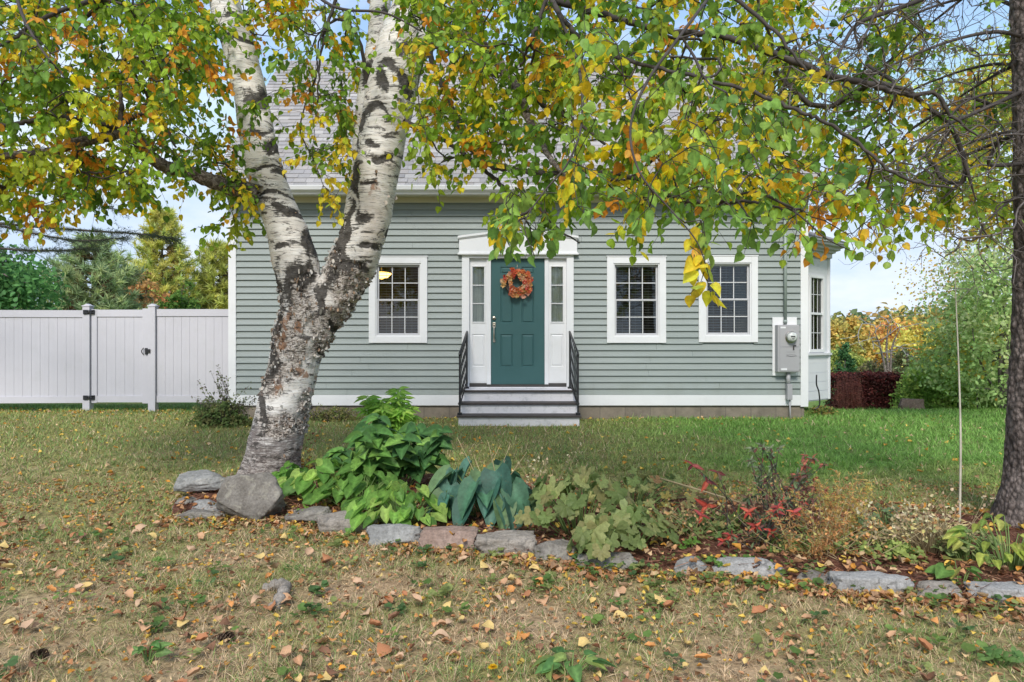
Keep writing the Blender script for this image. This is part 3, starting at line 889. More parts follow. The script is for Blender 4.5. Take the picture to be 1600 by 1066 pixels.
def litter(n, D0, D1, size, where='any', dens=None):
    out = []
    D = np.sqrt(rng.uniform(D0**2, D1**2, n)); x = rng.uniform(-.85, .85, n)*D
    m = ~((x > XL-.2) & (x < XR+.16) & (D > HY-.1)) & ~((x > sx0-.05) & (x < sx1+.05) & (D > 10.3))
    b = inbed(x, D)
    if where == 'bed': m &= b
    elif where == 'lawn': m &= ~b
    if dens is not None: m &= rng.uniform(0, 1, n) < dens(x, D)
    return x[m], D[m]
# the largest, one object each, on the front lawn
kinds = [('tan', (.50, .29, .16)), ('orange', (.58, .26, .08)), ('yellow', (.60, .43, .16)), ('dark brown', (.20, .095, .05)), ('pale brown', (.50, .33, .21)), ('rust brown', (.38, .16, .07))]
km = []
for kn, kc in kinds:
    mm = m_plain(kn.replace(' ', '_')+'_dry_leaf', kc, .75, .35, 60, bump=.4)
    for s in range(3):
        mesh = np_mesh('fallen_leaf', *(lambda T: (T[0], [i for f in T[1] for i in f], [4]*len(T[1])))(litter_t[s]))
        mesh.materials.append(mm); km.append((kn, mesh))
cnt = 0
stonefront = np.array(frontG)
while cnt < 300:
    D = math.sqrt(random.uniform(2.35**2, 4.9**2)); x = random.uniform(-.78, .78)*D
    yl = np.interp(x, stonefront[:, 0], stonefront[:, 1])
    if D > yl-.12: continue
    if random.random() > (.75 if x < .3 else .45)+.25*math.sin(x*5+D*7): continue
    kn, mesh = random.choice(km)
    o = bpy.data.objects.new('fallen_leaf', mesh); C.objects.link(o)
    s = random.uniform(.036, .078)
    o.scale = (s*random.uniform(.8, 1.2), s, s*random.uniform(.6, 1.2)); o.rotation_euler = (random.uniform(-.5, .5), random.uniform(-.5, .5), random.uniform(0, 6.28))
    o.location = (x, D, float(zg(x, D))+random.uniform(.022, .04))
    tag(o, 'curled %s leaf fallen on the dry front lawn before the stone edging' % kn, 'leaf', '%s leaves fallen on the front lawn' % kn)
    cnt += 1
xs, ys = [], []
x, y = litter(2600, 4.2, 12, .05, 'lawn', lambda x, D: np.clip(.50-.045*(D-4)+.15*(x < 0), .05, 1)); xs.append(x); ys.append(y); hh = [np.full(len(x), .035)]
x, y = litter(6500, 3.0, 7.2, .05, 'bed'); xs.append(x); ys.append(y); hh.append(np.full(len(x), .075))
# drifts: along the stones, under the fence, foundation
for k in range(1500):
    i = random.randrange(len(stonefront)-3); a, b = stonefront[i], stonefront[i+1]; s = random.random()
    p = a+(b-a)*s; xs.append([p[0]+random.gauss(0, .05)]); ys.append([p[1]-abs(random.gauss(0, .13))]); hh.append([.02])
for k in range(500):
    xs.append([random.uniform(-10, -4.6)]); ys.append([12.5+random.gauss(0, .22)]); hh.append([.02])
for k in range(200):
    xx = random.uniform(-4.6, 4.9)
    if sx0-.1 < xx < sx1+.1: continue
    xs.append([xx]); ys.append([HY-.05-abs(random.gauss(0, .1))]); hh.append([.02])
nbig = sum(len(a) for a in xs)
x, y = litter(16000, 2.2, 6.2, .02, 'lawn', lambda x, D: np.clip(.55+.4*sinn(x, D, 2.5, 8), .05, 1)); xs.append(x); ys.append(y); hh.append(np.full(len(x), .026))
xs = np.concatenate(xs); ys = np.concatenate(ys); hh = np.concatenate(hh); small = np.arange(len(xs)) >= nbig
k_ = ~((np.hypot(xs+2.28, ys-6.25) < .36)); xs, ys, hh, small = xs[k_], ys[k_], hh[k_], small[k_]
n = len(xs); az = rng.uniform(0, 6.28, n)
A = np.stack([np.cos(az), np.sin(az), rng.normal(0, .25, n)], 1); N = np.stack([rng.normal(0, .35, n), rng.normal(0, .35, n), np.ones(n)], 1)
sz = rng.uniform(.025, .060, n)*np.where(ys > 7, 1.1, 1)*np.where(small, .55, 1)
col = litpal[rng.integers(0, len(litpal), n)]*rng.uniform(.6, 1.15, (n, 1))
farm = ys > 6.5; col[farm] = (litpal[[3, 4, 7, 4]])[rng.integers(0, 4, farm.sum())]*rng.uniform(.8, 1.2, (farm.sum(), 1))
o = scatter('leaf_litter', litter_t, np.stack([xs, ys, zg(xs, ys)+hh*rng.uniform(.6, 1.1, n)], 1), A, N, sz, np.clip(col, 0, .85), M['litter'])
tag(o, 'small fallen leaves scattered over the bed and back lawn', 'leaf litter', kind='stuff')
# needles and bark chips on the bed
n = 26000
D = np.sqrt(rng.uniform(3.0**2, 7.2**2, n)); x = rng.uniform(-.9, .9, n)*D
m = inbed(x, D); x, D = x[m], D[m]; n = len(x); az = rng.uniform(0, 6.28, n)
chip = ([(-.5, 0, 0), (.5, 0, 0), (.4, 1, .1), (-.4, 1, .1)], [(0, 1, 2, 3)])
A = np.stack([np.cos(az), np.sin(az), rng.normal(0, .18, n)], 1)
N = np.stack([rng.normal(0, .3, n), rng.normal(0, .3, n), np.ones(n)], 1)
col = np.array([(.22, .09, .055), (.30, .14, .09), (.13, .06, .045), (.38, .22, .14)])[rng.integers(0, 4, n)]*rng.uniform(.7, 1.2, (n, 1))
S = np.stack([rng.uniform(.002, .009, n), rng.uniform(.025, .08, n), rng.uniform(.02, .05, n)], 1)
tag(scatter('bark_mulch', [chip], np.stack([x, D, zg(x, D)+rng.uniform(.045, .065, n)], 1), A, N, S, col, M['litter']), 'red brown needle and bark mulch on the flower bed', 'mulch', kind='stuff')
# clover and low weeds in the front lawn
def round_leaf(n=8):
    V = [(0, .5, -.05)]+[(.45*math.sin(2*math.pi*k/n)*(1.0), .5-.5*math.cos(2*math.pi*k/n), .08*(1 if k % 2 else -.5)) for k in range(n)]
    return V, [(0, k+1, (k+1) % n+1) for k in range(n)]
PP, AA, NN, SS, CC = [], [], [], [], []
def weedspot(x, y, n=8, s=.028, pal=((.15, .26, .07), (.22, .34, .09), (.12, .22, .08), (.34, .40, .14)), r=.05):
    c0 = np.array(random.choice(pal))
    for k in range(n):
        a = random.uniform(0, 6.28)
        rr = random.uniform(0, r)
        p = (x+rr*math.cos(a), y+rr*math.sin(a)); d = (math.cos(a), math.sin(a), random.uniform(-.1, .5))
        PP.append((p[0], p[1], float(zg(*p))+random.uniform(.015, .055))); AA.append(d); NN.append((random.gauss(0, .3), random.gauss(0, .3), 1)); SS.append(s*random.uniform(.6, 1.3)); CC.append(c0*random.uniform(.7, 1.25))
for k in range(900):
    D = math.sqrt(random.uniform(2.3**2, 4.6**2)); x = random.uniform(-.78, .78)*D
    yl = np.interp(x, stonefront[:, 0], stonefront[:, 1])
    if D > yl+.05: continue
    close = math.exp(-((yl-D)/.28)**2)
    if random.random() > .12+.88*close*(.5+.5*math.sin(x*3)): continue
    weedspot(x, D, random.randint(5, 12), .026+.018*random.random())
for k in range(160):
    i = random.randrange(3, len(stonefront)-3); a, b = stonefront[i], stonefront[i+1]; p = a+(b-a)*random.random()
    weedspot(p[0], p[1]+random.uniform(-.18, .55), random.randint(3, 9), .03)
tag(scatter('clover_weeds', [round_leaf()], PP, AA, NN, SS, CC, M['leaf']), 'low clover and broadleaf weeds growing through the lawn by the stones', 'weeds', kind='stuff')

# ---------- stones ----------
def m_rock(name, c1, c2, lichen=(.5, .5, .46), scale=6, la=.5):
    t = NT(name); v = t.coord(); f = t.noise(v, scale, 9, .65); g = t.noise(v, scale*9, 6, .7); l = t.noise(v, scale*1.7, 7, .65, 1)
    c = t.ramp(f, [(.3, c1), (.68, c2)])
    c = t.mix(1, c, t.ramp(g, [(.25, .55), (.75, 1.35)]), 'MULTIPLY')
    c = t.mix(t.ramp(l, [(.55, 0), (.66, la)]), c, lichen)
    return t.out(t.pbr(c, .88, t.bump(t.math('ADD', g, f), .7, .012), spec=.25))
rk = {'grey': m_rock('grey_stone', (.13, .115, .10), (.27, .25, .225), (.36, .34, .28), 7, .6),
      'tan': m_rock('tan_granite', (.20, .175, .15), (.38, .34, .30), (.13, .12, .11), 8, .8),
      'pink': m_rock('pink_brown_stone', (.22, .15, .12), (.34, .25, .21), (.15, .12, .1)),
      'light': m_rock('light_granite', (.26, .255, .25), (.42, .41, .40), (.15, .145, .14), 9, .8),
      'slate': m_rock('slate', (.18, .18, .175), (.34, .335, .325), (.45, .42, .36), 5)}
import bmesh
def rock(name, cx, cy, cz, sx, sy, sz, kind, seed, label, rz=0, blocky=.5, cuts=7, group=None, tilt=0, sub=5):
    bm = bmesh.new(); bmesh.ops.create_icosphere(bm, subdivisions=sub, radius=1)
    r = random.Random(seed)
    planes = [(Vector((r.gauss(0, 1), r.gauss(0, 1), r.gauss(0, 1))).normalized(), r.uniform(.55, .85)) for _ in range(cuts)]
    for v in bm.verts:
        p = v.co.copy()
        m_ = max(abs(p.x), abs(p.y), abs(p.z)); p = p.lerp(p/m_*.86, blocky)
        for n_, d in planes:
            k = p.dot(n_)
            if k > d: p -= n_*(k-d)*.92
        q = p*1.6+Vector((seed*3.1, 0, 0))
        p *= 1+.10*mnoise.noise(q)+.06*mnoise.noise(q*2.7)+.04*mnoise.noise(q*6)+.02*mnoise.noise(q*14)
        v.co = Vector((p.x*sx, p.y*sy, p.z*sz))
    me = bpy.data.meshes.new(name); bm.to_mesh(me); bm.free()
    for p in me.polygons: p.use_smooth = True
    o = bpy.data.objects.new(name, me); C.objects.link(o); me.materials.append(rk[kind])
    o.location = (cx, cy, cz); o.rotation_euler = (r.uniform(-.08, .08), tilt, rz)
    return tag(o, label, 'rock', group)
def rock_px(x0, x1, y0, y1, kind, seed, label, depth=.16, **k):
    """x0..x1, y0..y1 outline in the photograph; bottom y1 rests on the ground"""
    gx_, D = G((x0+x1)/2, y1); D += depth*.6
    w = (x1-x0)*D/F; h = (y1-y0)*D/F*.9+.05
    hf = 1.0 if k.get('edge', True) else (1.25 if h > .3 else .95)
    return rock('edging_stone' if k.pop('edge', True) else 'rock', gx_*D/(D-depth*.6), D, h*.44*hf-.035, w*(.62 if hf == 1 else .56), depth*.60, h*.47*hf, kind, seed, label, **k)
ge = 'edging stones along the flower bed'
rock_px(345, 452, 752, 822, 'grey', 3, 'big craggy grey boulder at the foot of the birch trunk', depth=.34, edge=False, blocky=.15, cuts=11)
rock_px(272, 360, 751, 782, 'slate', 5, 'pale flat slab on top of the rock pile left of the boulder', depth=.24, edge=False, blocky=.3, cuts=9)
bpy.data.objects['rock.001'].location.z += .085
rock_px(297, 348, 783, 806, 'slate', 12, 'small flat slate under the pale slab of the rock pile', depth=.16, edge=False, blocky=.6)
rock_px(272, 306, 778, 797, 'grey', 13, 'small brownish stone at the left end of the rock pile', depth=.14, edge=False, blocky=.5)
rock_px(276, 352, 797, 815, 'grey', 14, 'low dark flat stone at the bottom of the rock pile', depth=.13, edge=False, blocky=.7)
rock_px(452, 512, 794, 822, 'grey', 21, 'dark stone half sunk in mulch right of the boulder', depth=.2, group=ge)
rock_px(505, 585, 795, 838, 'tan', 22, 'rounded tan grey stone with a pale top, first tall one of the edging', depth=.22, blocky=.35, group=ge)
rock_px(577, 664, 821, 856, 'slate', 23, 'long grey slate stone between the rounded stone and a pinkish one', depth=.15, blocky=.7, group=ge)
rock_px(660, 744, 829, 864, 'pink', 24, 'pinkish brown flat stone below the blue hosta', depth=.16, blocky=.8, cuts=3, group=ge)
rock_px(747, 833, 836, 875, 'tan', 25, 'blocky tan granite stone right of the pinkish stone', depth=.17, blocky=.8, cuts=3, group=ge)
rock_px(838, 895, 842, 884, 'grey', 26, 'grey veined stone partly under the lobed mallow leaves', depth=.17, blocky=.5, group=ge)
rock_px(905, 990, 872, 897, 'grey', 27, 'stone hidden below the drooping mallow leaves', depth=.15, blocky=.6, group=ge)
rock_px(1055, 1100, 877, 899, 'slate', 28, 'small grey stone among orange leaves in the middle of the edging', depth=.13, blocky=.5, group=ge)
rock_px(1118, 1215, 878, 905, 'light', 29, 'long pale granite stone in front of the red leaved shrub', depth=.12, blocky=.7, group=ge)
rock_px(1250, 1300, 897, 917, 'grey', 30, 'small dark grey stone between two long pale stones', depth=.12, blocky=.5, group=ge)
rock_px(1305, 1412, 900, 934, 'light', 31, 'long pale granite stone with a twig lying over it', depth=.13, blocky=.8, cuts=3, group=ge)
rock_px(1418, 1518, 917, 943, 'tan', 32, 'weathered tan stone second from the right picture edge', depth=.13, blocky=.7, group=ge)
rock_px(1520, 1625, 920, 948, 'light', 33, 'pale granite stone at the right end of the edging', depth=.13, blocky=.8, cuts=3, group=ge)
m = MB(); q = [at(1352, 908, 3.62), at(1368, 920, 3.56), at(1382, 931, 3.50), at(1390, 934, 3.45)]
for p_ in q: p_[2] = max(p_[2], .05)
m.tube(q, [.004, .004, .003, .002], 5); m.tube([q[1], q[1]+[-.1, .05, .03]], [.003, .001], 4)
tag(m.build('twig', M['twig']), 'thin dark forked twig lying across a long pale edging stone', 'twig')
# bark piece / surface root in the front lawn
g0 = np.array([*G(428, 945), 0.0]); m = MB()
pts = smooth_path([g0+[.02, -.07, .005], g0+[.03, .02, .035], g0+[.015, .12, .045], g0+[-.04, .17, .04], g0+[-.11, .19, .005]], 6)
m.tube(pts, [.026+.008*math.sin(i*1.7) for i in range(len(pts))], 10)
rt = m.build('root', rk['tan']); tag(rt, 'gnarled grey root poking out of the front lawn', 'root')
# pine cones
def cone(px_, py_, label):
    x, y = G(px_, py_); z0 = float(zg(x, y))+.018
    Vt = [(-.5, 0, 0), (.5, 0, 0), (.6, .8, .1), (0, 1, .25), (-.6, .8, .1)]
    PP, AA, NN, SS = [], [], [], []
    for i in range(50):
        a = i*2.4; h = i/50; r_ = .022*math.sin(math.pi*(.15+.8*h))
        PP.append((x-.035+.07*h, y+r_*.3*math.cos(a), z0+r_*.3*math.sin(a))); AA.append((.7, math.cos(a), math.sin(a))); NN.append((1, -.3*math.cos(a), -.3*math.sin(a))); SS.append((.013, r_*1.1+.004, .012))
    o = scatter('pine_cone', [(Vt, [(0, 1, 2, 3, 4)])], PP, AA, NN, SS, (.13, .09, .065), M['litter']); tag(o, label, 'pine cone')
cone(352, 1002, 'dark open pine cone below the root on the front lawn'); cone(60, 1030, 'dark pine cone near the bottom left corner of the lawn')


# ---------- fence ----------
def panel(name, x0, x1, y0, y1, zb, zt, parent):
    """boards between two rails; runs straight from (x0,y0) to (x1,y1)"""
    a = np.array([x0, y0]); b = np.array([x1, y1]); d = b-a; L_ = np.hypot(*d); d /= L_; fr = (a, d, np.array([d[1], -d[0]]), L_)
    m = MB(); nb = max(1, round(L_/.152)); w = L_/nb
    for i in range(nb):
        fbox(m, fr, i*w+.0018, (i+1)*w-.0018, -.014, .012, zb+.03, zt-.03)
        fbox(m, fr, i*w+w/2-.0015, i*w+w/2+.0015, .011, .0125, zb+.03, zt-.03)
    fbox(m, fr, 0, L_, -.012, .005, zb+.03, zt-.03)
    p_ = m.build('panel', M['vinyl'], parent)
    m = MB(); fbox(m, fr, 0, L_, -.025, .027, zt-.13, zt); fbox(m, fr, 0, L_, -.027, .029, zt-.128, zt-.122); m.build('rail', M['vinyl'], parent)
    m = MB(); fbox(m, fr, 0, L_, -.025, .027, zb, zb+.12); m.build('rail', M['vinyl'], parent)
def post(x, y, parent, zt=1.93):
    m = MB(); m.bbox(x-.065, x+.065, y-.065, y+.065, -.1, zt, b=.006)
    m.bbox(x-.075, x+.075, y-.075, y+.075, zt, zt+.022, b=.004)
    m.prism([(x-.066, zt+.022), (x+.066, zt+.022), (x, zt+.055)], 'y', y-.05, y+.05)
    return m.build('post', M['vinyl'], parent)
FY = 12.55
def fx(px_, y=FY): return (px_-CX)*y/F
zt_, zb_ = 1.875, .175
fl = empty('vinyl_fence', (fx(-140), FY-.2, 0), 'long white vinyl privacy fence section left of the gate', 'fence')
pA = (fx(-400), FY-.35); pB = (fx(137.5), FY)
panel('p', pA[0], pA[1]*0+fx(-165), pA[1], FY-.20, zb_-.02, zt_-.02, fl)
panel('p', fx(-155), fx(131), FY-.20, FY, zb_-.01, zt_-.01, fl)
post(fx(-160), FY-.20, fl); post(fx(137.5), FY, fl)
fr2 = empty('vinyl_fence', (fx(300), FY, 0), 'white vinyl privacy fence section between the gate and the house corner', 'fence')
panel('p', fx(246), XL-.126, FY, FY, zb_, zt_+.01, fr2); post(fx(239.5), FY, fr2)
gt = empty('fence_gate', (fx(144), FY, 0), 'white vinyl gate with black hinges and latch in the fence', 'gate')
m = MB()
m.bbox(fx(144.6), fx(153), FY-.035, FY+.03, zb_-.01, zt_+.005); m.bbox(fx(224), fx(233), FY-.035, FY+.03, zb_-.02, zt_+.02)
m.build('stile', M['vinyl'], gt)
panel('p', fx(153), fx(224), FY, FY, zb_, zt_, gt)
for zc in (488, 621):
    z0 = CAMZ-(zc-CY)*FY/F
    m = MB(); m.bbox(fx(134), fx(141), FY-.085, FY-.066, z0-.04, z0+.04); m.bbox(fx(145.5), fx(150.5), FY-.055, FY-.036, z0-.04, z0+.04)
    m.cyl((fx(143), FY-.07, z0-.035), (fx(143), FY-.07, z0+.035), .018, n=10)
    for k in (-1, 1): m.tube([(fx(136), FY-.088, z0+k*.03), (fx(143), FY-.08, z0+k*.012), (fx(149), FY-.06, z0+k*.03)], .008, 6)
    m.build('hinge', M['black'], gt)
z0 = CAMZ-(549-CY)*FY/F
m = MB(); m.bbox(fx(229), fx(232.5), FY-.06, FY-.036, z0-.06, z0+.06); m.bbox(fx(232), fx(238), FY-.09, FY-.066, z0-.025, z0+.04)
m.tube(smooth_path([(fx(226.5), FY-.05, z0+.06), (fx(225.5), FY-.085, z0+.02), (fx(225.5), FY-.085, z0-.02), (fx(226.5), FY-.05, z0-.06)], 4), .008, 6)
m.build('latch', M['black'], gt)
# ================= TREES =================
def birch_leaf(n=5, cup=.16, bend=.1):
    V = []; Fc = []
    ts = [0, .10, .32, .58, .82, 1.0][:n+1] if n == 5 else [0, .25, .65, 1.]
    ws = {5: [.12, .33, .41, .34, .15, 0.0], 3: [.10, .40, .30, 0.0]}[n]
    for t_, w in zip(ts, ws):
        for s in (-1, 0, 1): V.append((w*s, t_-.05*abs(s)*(1-t_), cup*abs(s)*w*1.6-bend*t_*t_))
    for i in range(n):
        a = i*3
        if i == n-1: Fc += [(a, a+1, a+4), (a+1, a+2, a+4)]
        else: Fc += [(a, a+1, a+4, a+3), (a+1, a+2, a+5, a+4)]
    return V, Fc, [1.25 if k_ % 3 == 1 else .92 for k_ in range(len(V))]
LT_hi = [birch_leaf(5, .16, .10), birch_leaf(5, .35, .18), birch_leaf(5, .05, -.05), birch_leaf(5, .55, .1), birch_leaf(5, -.12, .25)]
LT_lo = [birch_leaf(3, .16, .10), birch_leaf(3, .35, .2), birch_leaf(3, .0, -.05)]

class Skeleton:
    def __init__(s): s.P = np.zeros((60000, 3)); s.D = np.zeros((60000, 3)); s.par = [-1]*60000; s.n = 0; s.cnt = np.zeros(60000); s.main = np.zeros(60000, bool); s.rad = np.zeros(60000); s.twigs = []
    def add(s, p, par, d, main=False, rad=0):
        i = s.n; s.P[i] = p; s.D[i] = d; s.par[i] = par; s.main[i] = main; s.rad[i] = rad; s.n += 1; return i
    def limb(s, pts, n=6):
        """pts rows: x y z r"""
        sp = smooth_path([np.array(p) for p in pts], n); last = -1
        for k, q in enumerate(sp):
            nx_ = sp[min(k+1, len(sp)-1)]; pv = sp[max(k-1, 0)]
            last = s.add(q[:3], last, norm(nx_[:3]-pv[:3]), True, q[3])
        return sp
    def grow(s, T, up=.12, maxd=2.6, step=.14, wander=.05):
        """attach every target to the nearest branch with a curved twig path"""
        ends = []
        T = np.asarray(T); n0 = s.n
        d0 = np.array([np.min(np.linalg.norm(s.P[:n0]-t, axis=1)) for t in T])
        for k in np.argsort(d0):
            t = T[k]; d = t-s.P[:s.n]; L_ = np.linalg.norm(d, axis=1)
            # prefer going outwards along the parent's direction
            cosv = np.einsum('ij,ij->i', d, s.D[:s.n])/(L_+1e-6)
            score = L_*(1.35-.45*cosv)+.10*(s.main[:s.n])
            i = int(np.argmin(score)); L0 = L_[i]
            if L0 > maxd or L0 < .03: continue
            p0 = s.P[i]; p1 = p0+s.D[i]*L0*.38+np.array([0, 0, up*L0]); m_ = max(2, int(L0/step)); last = i; prev = p0
            path = [p0]
            for j in range(1, m_+1):
                u = j/m_; q = (1-u)**2*p0+2*u*(1-u)*p1+u*u*t
                if j < m_: q = q+rng.normal(0, wander*.35*L0/m_+.004, 3)
                dd = norm(q-prev); last = s.add(q, last, dd); prev = q; path.append(q)
            s.twigs.append((i, s.n-m_, m_)); ends.append((t, norm(path[-1]-path[-2])))
            j = last
            while j >= 0 and not s.main[j]: s.cnt[j] += 1; j = s.par[j]
        return ends
    def build(s, name, mat, parent, rmin=.0022, k=.0030, rmax=.03, sides=5, limit=1e9):
        m = MB(); r = np.clip(rmin+k*(np.sqrt(np.maximum(s.cnt, 1))-1), rmin, rmax)
        for (i, a, m_) in s.twigs:
            r0 = r[a]; pts = [s.P[i]]+[s.P[a+q] for q in range(m_)]; rr = [r0]+[r[a+q] for q in range(m_)]
            m.tube(pts, rr, sides if r0 > .005 else 3, cap=False)
        return m.build(name, mat, parent)

def foliage(name, ends, mat, parent, palf, size=(.045, .065), twigs=(2, 4), leaves=(4, 7), tl=(.12, .28), droop=.5, tpl=None, twmat=None, dens=None):
    """palf(p) -> colour; each end gets a few drooping twigs with alternate leaves"""
    P_, A_, N_, S_, C_ = [], [], [], [], []; m = MB()
    for (p, d) in ends:
        cl = palf(p)
        for k in range(random.randint(*twigs)):
            dd = norm(np.array(d)*.7+rng.normal(0, .55, 3)+[0, 0, -droop*.5])
            L_ = random.uniform(*tl); pts = [p]; q = np.array(p, float); nl = random.randint(*leaves)
            for j in range(4):
                dd = norm(dd+[0, 0, -droop*.22]+rng.normal(0, .1, 3)); q = q+dd*L_/4; pts.append(q)
            m.tube(pts, [.0022, .0018, .0015, .0012, .001], 3, cap=False)
            for j in range(nl):
                u = (j+.6)/nl*4; i = min(3, int(u)); b = pts[i]+(pts[i+1]-pts[i])*(u-i)
                td = norm(pts[i+1]-pts[i]); side = norm(np.cross(td, [0, 0, 1.])+rng.normal(0, .3, 3))*(1 if j % 2 else -1)
                ad = norm(td*.5+side*.7+np.array([0, 0, -random.uniform(.1, 1.2)])+rng.normal(0, .25, 3))
                b2 = b+ad*random.uniform(.008, .02)
                P_.append(b2); A_.append(ad); nn = norm(np.array([0, 0, 1.])+rng.normal(0, .65, 3)); N_.append(nn)
                S_.append(random.uniform(*size)*random.uniform(.8, 1.15)); C_.append(palf.leaf(cl) if hasattr(palf, 'leaf') else cl)
    scatter(name, tpl or LT_hi, P_, A_, N_, S_, np.clip(C_, 0, .9), mat, parent)
    m.build('twig', twmat or M['twig'], parent)
    return len(P_)
class Pal:
    def __init__(s, base, accents, pacc): s.b = base; s.a = accents; s.p = pacc
    def __call__(s, p):
        pa = s.p(p) if callable(s.p) else s.p
        pa = pa*(1+.9*float(sinn(p[0], p[2], 2.2, 1)))
        if random.random() < pa: return ('a', np.array(random.choice(s.a)))
        return ('b', np.array(random.choice(s.b))*random.uniform(.8, 1.25))
    def leaf(s, c):
        k, v = c
        if k == 'b' and random.random() < .06: v = np.array(random.choice(s.a))
        if k == 'a' and random.random() < .22: v = np.array(random.choice(s.b))
        return v*random.uniform(.72, 1.3)

# ---------- the birch ----------
BD = 6.25
birch = empty('birch_tree', (-2.32, BD, 0), 'big forked white birch tree with peeling bark and green and yellow leaves', 'tree')
def PT(px, py, D, r): return [*at(px, py, D), r]
trunk = [PT(422, 790, BD+.02, .28), PT(424, 745, BD+.02, .262), PT(429, 700, BD, .248), PT(440, 650, BD, .235), PT(452, 600, BD, .228), PT(464, 550, BD, .235), PT(474, 510, BD, .245), PT(482, 470, BD, .235)]
stemL = [PT(470, 505, BD, .19), PT(468, 450, BD, .20), PT(461, 405, BD, .205), PT(448, 360, BD+.02, .182), PT(430, 315, BD+.03, .168), PT(412, 260, BD+.04, .165), PT(402, 210, BD+.05, .160), PT(391, 150, BD+.08, .153), PT(377, 90, BD+.10, .148), PT(362, 40, BD+.12, .142), PT(351, 0, BD+.15, .135), PT(335, -120, BD+.25, .12), PT(325, -280, BD+.35, .10), PT(330, -460, BD+.4, .07), PT(322, -640, BD+.5, .04)]
stemR = [PT(484, 535, BD, .17), PT(508, 490, BD-.02, .19), PT(530, 450, BD-.05, .205), PT(552, 410, BD-.07, .215), PT(569, 360, BD-.10, .208), PT(579, 310, BD-.12, .212), PT(589, 260, BD-.14, .212), PT(598, 205, BD-.16, .215), PT(611, 150, BD-.18, .222), PT(622, 100, BD-.2, .215), PT(628, 60, BD-.2, .19), PT(640, 5, BD-.2, .15), PT(652, -80, BD-.2, .13), PT(668, -250, BD-.2, .11), PT(680, -450, BD-.2, .08), PT(690, -640, BD-.2, .04)]
stemB = [PT(540, 430, BD+.12, .13), PT(560, 360, BD+.13, .125), PT(567, 290, BD+.14, .10), PT(568, 220, BD+.15, .10), PT(578, 150, BD+.14, .115), PT(590, 80, BD+.12, .11), PT(594, 20, BD+.12, .10), PT(590, -80, BD+.15, .09), PT(570, -260, BD+.3, .07), PT(560, -440, BD+.5, .04)]
stubR = [PT(622, 110, BD-.2, .12), PT(650, 80, BD-.22, .115), PT(672, 62, BD-.25, .09), PT(700, 52, BD-.35, .07), PT(735, 60, BD-.6, .062), PT(765, 80, BD-.8, .052), PT(795, 120, BD-1.0, .042)]
mb = MB()
for pts in (trunk, stemL[:], stemR[:], stemB[:]):
    sp = smooth_path([np.array(p) for p in pts], 6)
    mb.tube([q[:3] for q in sp], [q[3] for q in sp], 28)
sp = smooth_path([np.array(p) for p in stubR[:4]], 6); mb.tube([q[:3] for q in sp], [q[3] for q in sp], 20)
# root flare
for a in range(6):
    an = a*1.05+.5; c = np.array([-2.22, BD+.02, 0])
    dv = np.array([math.cos(an), math.sin(an), 0])
    mb.tube([c+dv*.10+[0, 0, .26], c+dv*.17+[0, 0, .12], c+dv*.24+[0, 0, .02], c+dv*.33+[0, 0, -.08]], [.13, .11, .085, .05], 12)
tmp = mb.build('trunk_source', None, None)
md = tmp.modifiers.new('r', 'REMESH'); md.mode = 'VOXEL'; md.voxel_size = .013; md.use_smooth_shade = True
ms = tmp.modifiers.new('s', 'SMOOTH'); ms.iterations = 6; ms.factor = .6
dg = bpy.context.evaluated_depsgraph_get(); me = bpy.data.meshes.new_from_object(tmp.evaluated_get(dg))
bpy.data.objects.remove(tmp)
nv = len(me.vertices); co_ = np.zeros(nv*3, np.float32); me.vertices.foreach_get('co', co_); co_ = co_.reshape(-1, 3).astype(float)
no_ = np.zeros(nv*3, np.float32); me.vertices.foreach_get('normal', no_); no_ = no_.reshape(-1, 3)
# bark features with a place of their own on the trunk: dark scars, rough bark, brown wounds
blk = np.zeros(nv); rgh = np.zeros(nv); brn = np.zeros(nv)
wx = np.array([mnoise.noise(Vector(p)*5) for p in co_]); wz = np.array([mnoise.noise(Vector(p)*5+Vector((9, 0, 0))) for p in co_])
def blob(arr, px, py, sx_, sz_, amp=1.0, D=BD-.2, back=False):
    c = at(px, py, D); k = D/F
    dx = (co_[:, 0]-c[0]+wx*.10)/(sx_*k); dz = (co_[:, 2]-c[2]+wz*.10)/(sz_*k)
    arr[:] = np.maximum(arr, amp*np.exp(-(dx*dx+dz*dz)))
for b in ((538, 395, 16, 34), (520, 425, 14, 22), (505, 455, 10, 16), (480, 375, 13, 20), (452, 330, 26, 7), (425, 302, 26, 5), (395, 142, 32, 15), (350, 10, 22, 6), (372, 45, 25, 5), (400, 200, 14, 5), (418, 225, 16, 8), (432, 268, 14, 6), (418, 255, 24, 3),
          (615, 122, 22, 9), (633, 138, 8, 18), (596, 140, 8, 15), (562, 205, 7, 30), (578, 190, 10, 14), (583, 230, 6, 6), (563, 90, 10, 22), (600, 8, 18, 7), (560, 290, 6, 40), (606, 345, 5, 18), (578, 297, 12, 4), (588, 468, 14, 10), (568, 500, 12, 16), 
          (430, 480, 10, 60), (420, 560, 10, 50), (545, 360, 8, 50), (590, 180, 14, 5), (640, 95, 8, 12), (600, 250, 14, 5), (572, 340, 14, 8), (585, 385, 16, 6), (560, 420, 14, 9), (440, 380, 14, 8), (462, 420, 18, 12), (450, 455, 10, 30), (530, 380, 14, 40), (500, 475, 10, 30), (480, 430, 8, 30), (520, 520, 8, 22), (497, 570, 6, 40), (408, 640, 8, 34), (520, 340, 10, 30)):
    blob(blk, *b)
for b in ((455, 545, 18, 50), (470, 470, 20, 50), (420, 590, 30, 24), (560, 470, 28, 26), (520, 500, 36, 22), (500, 540, 20, 26), (520, 410, 24, 44), (432, 660, 34, 22), (478, 640, 16, 30), (430, 510, 14, 60), (550, 440, 30, 30)):
    blob(rgh, *b)
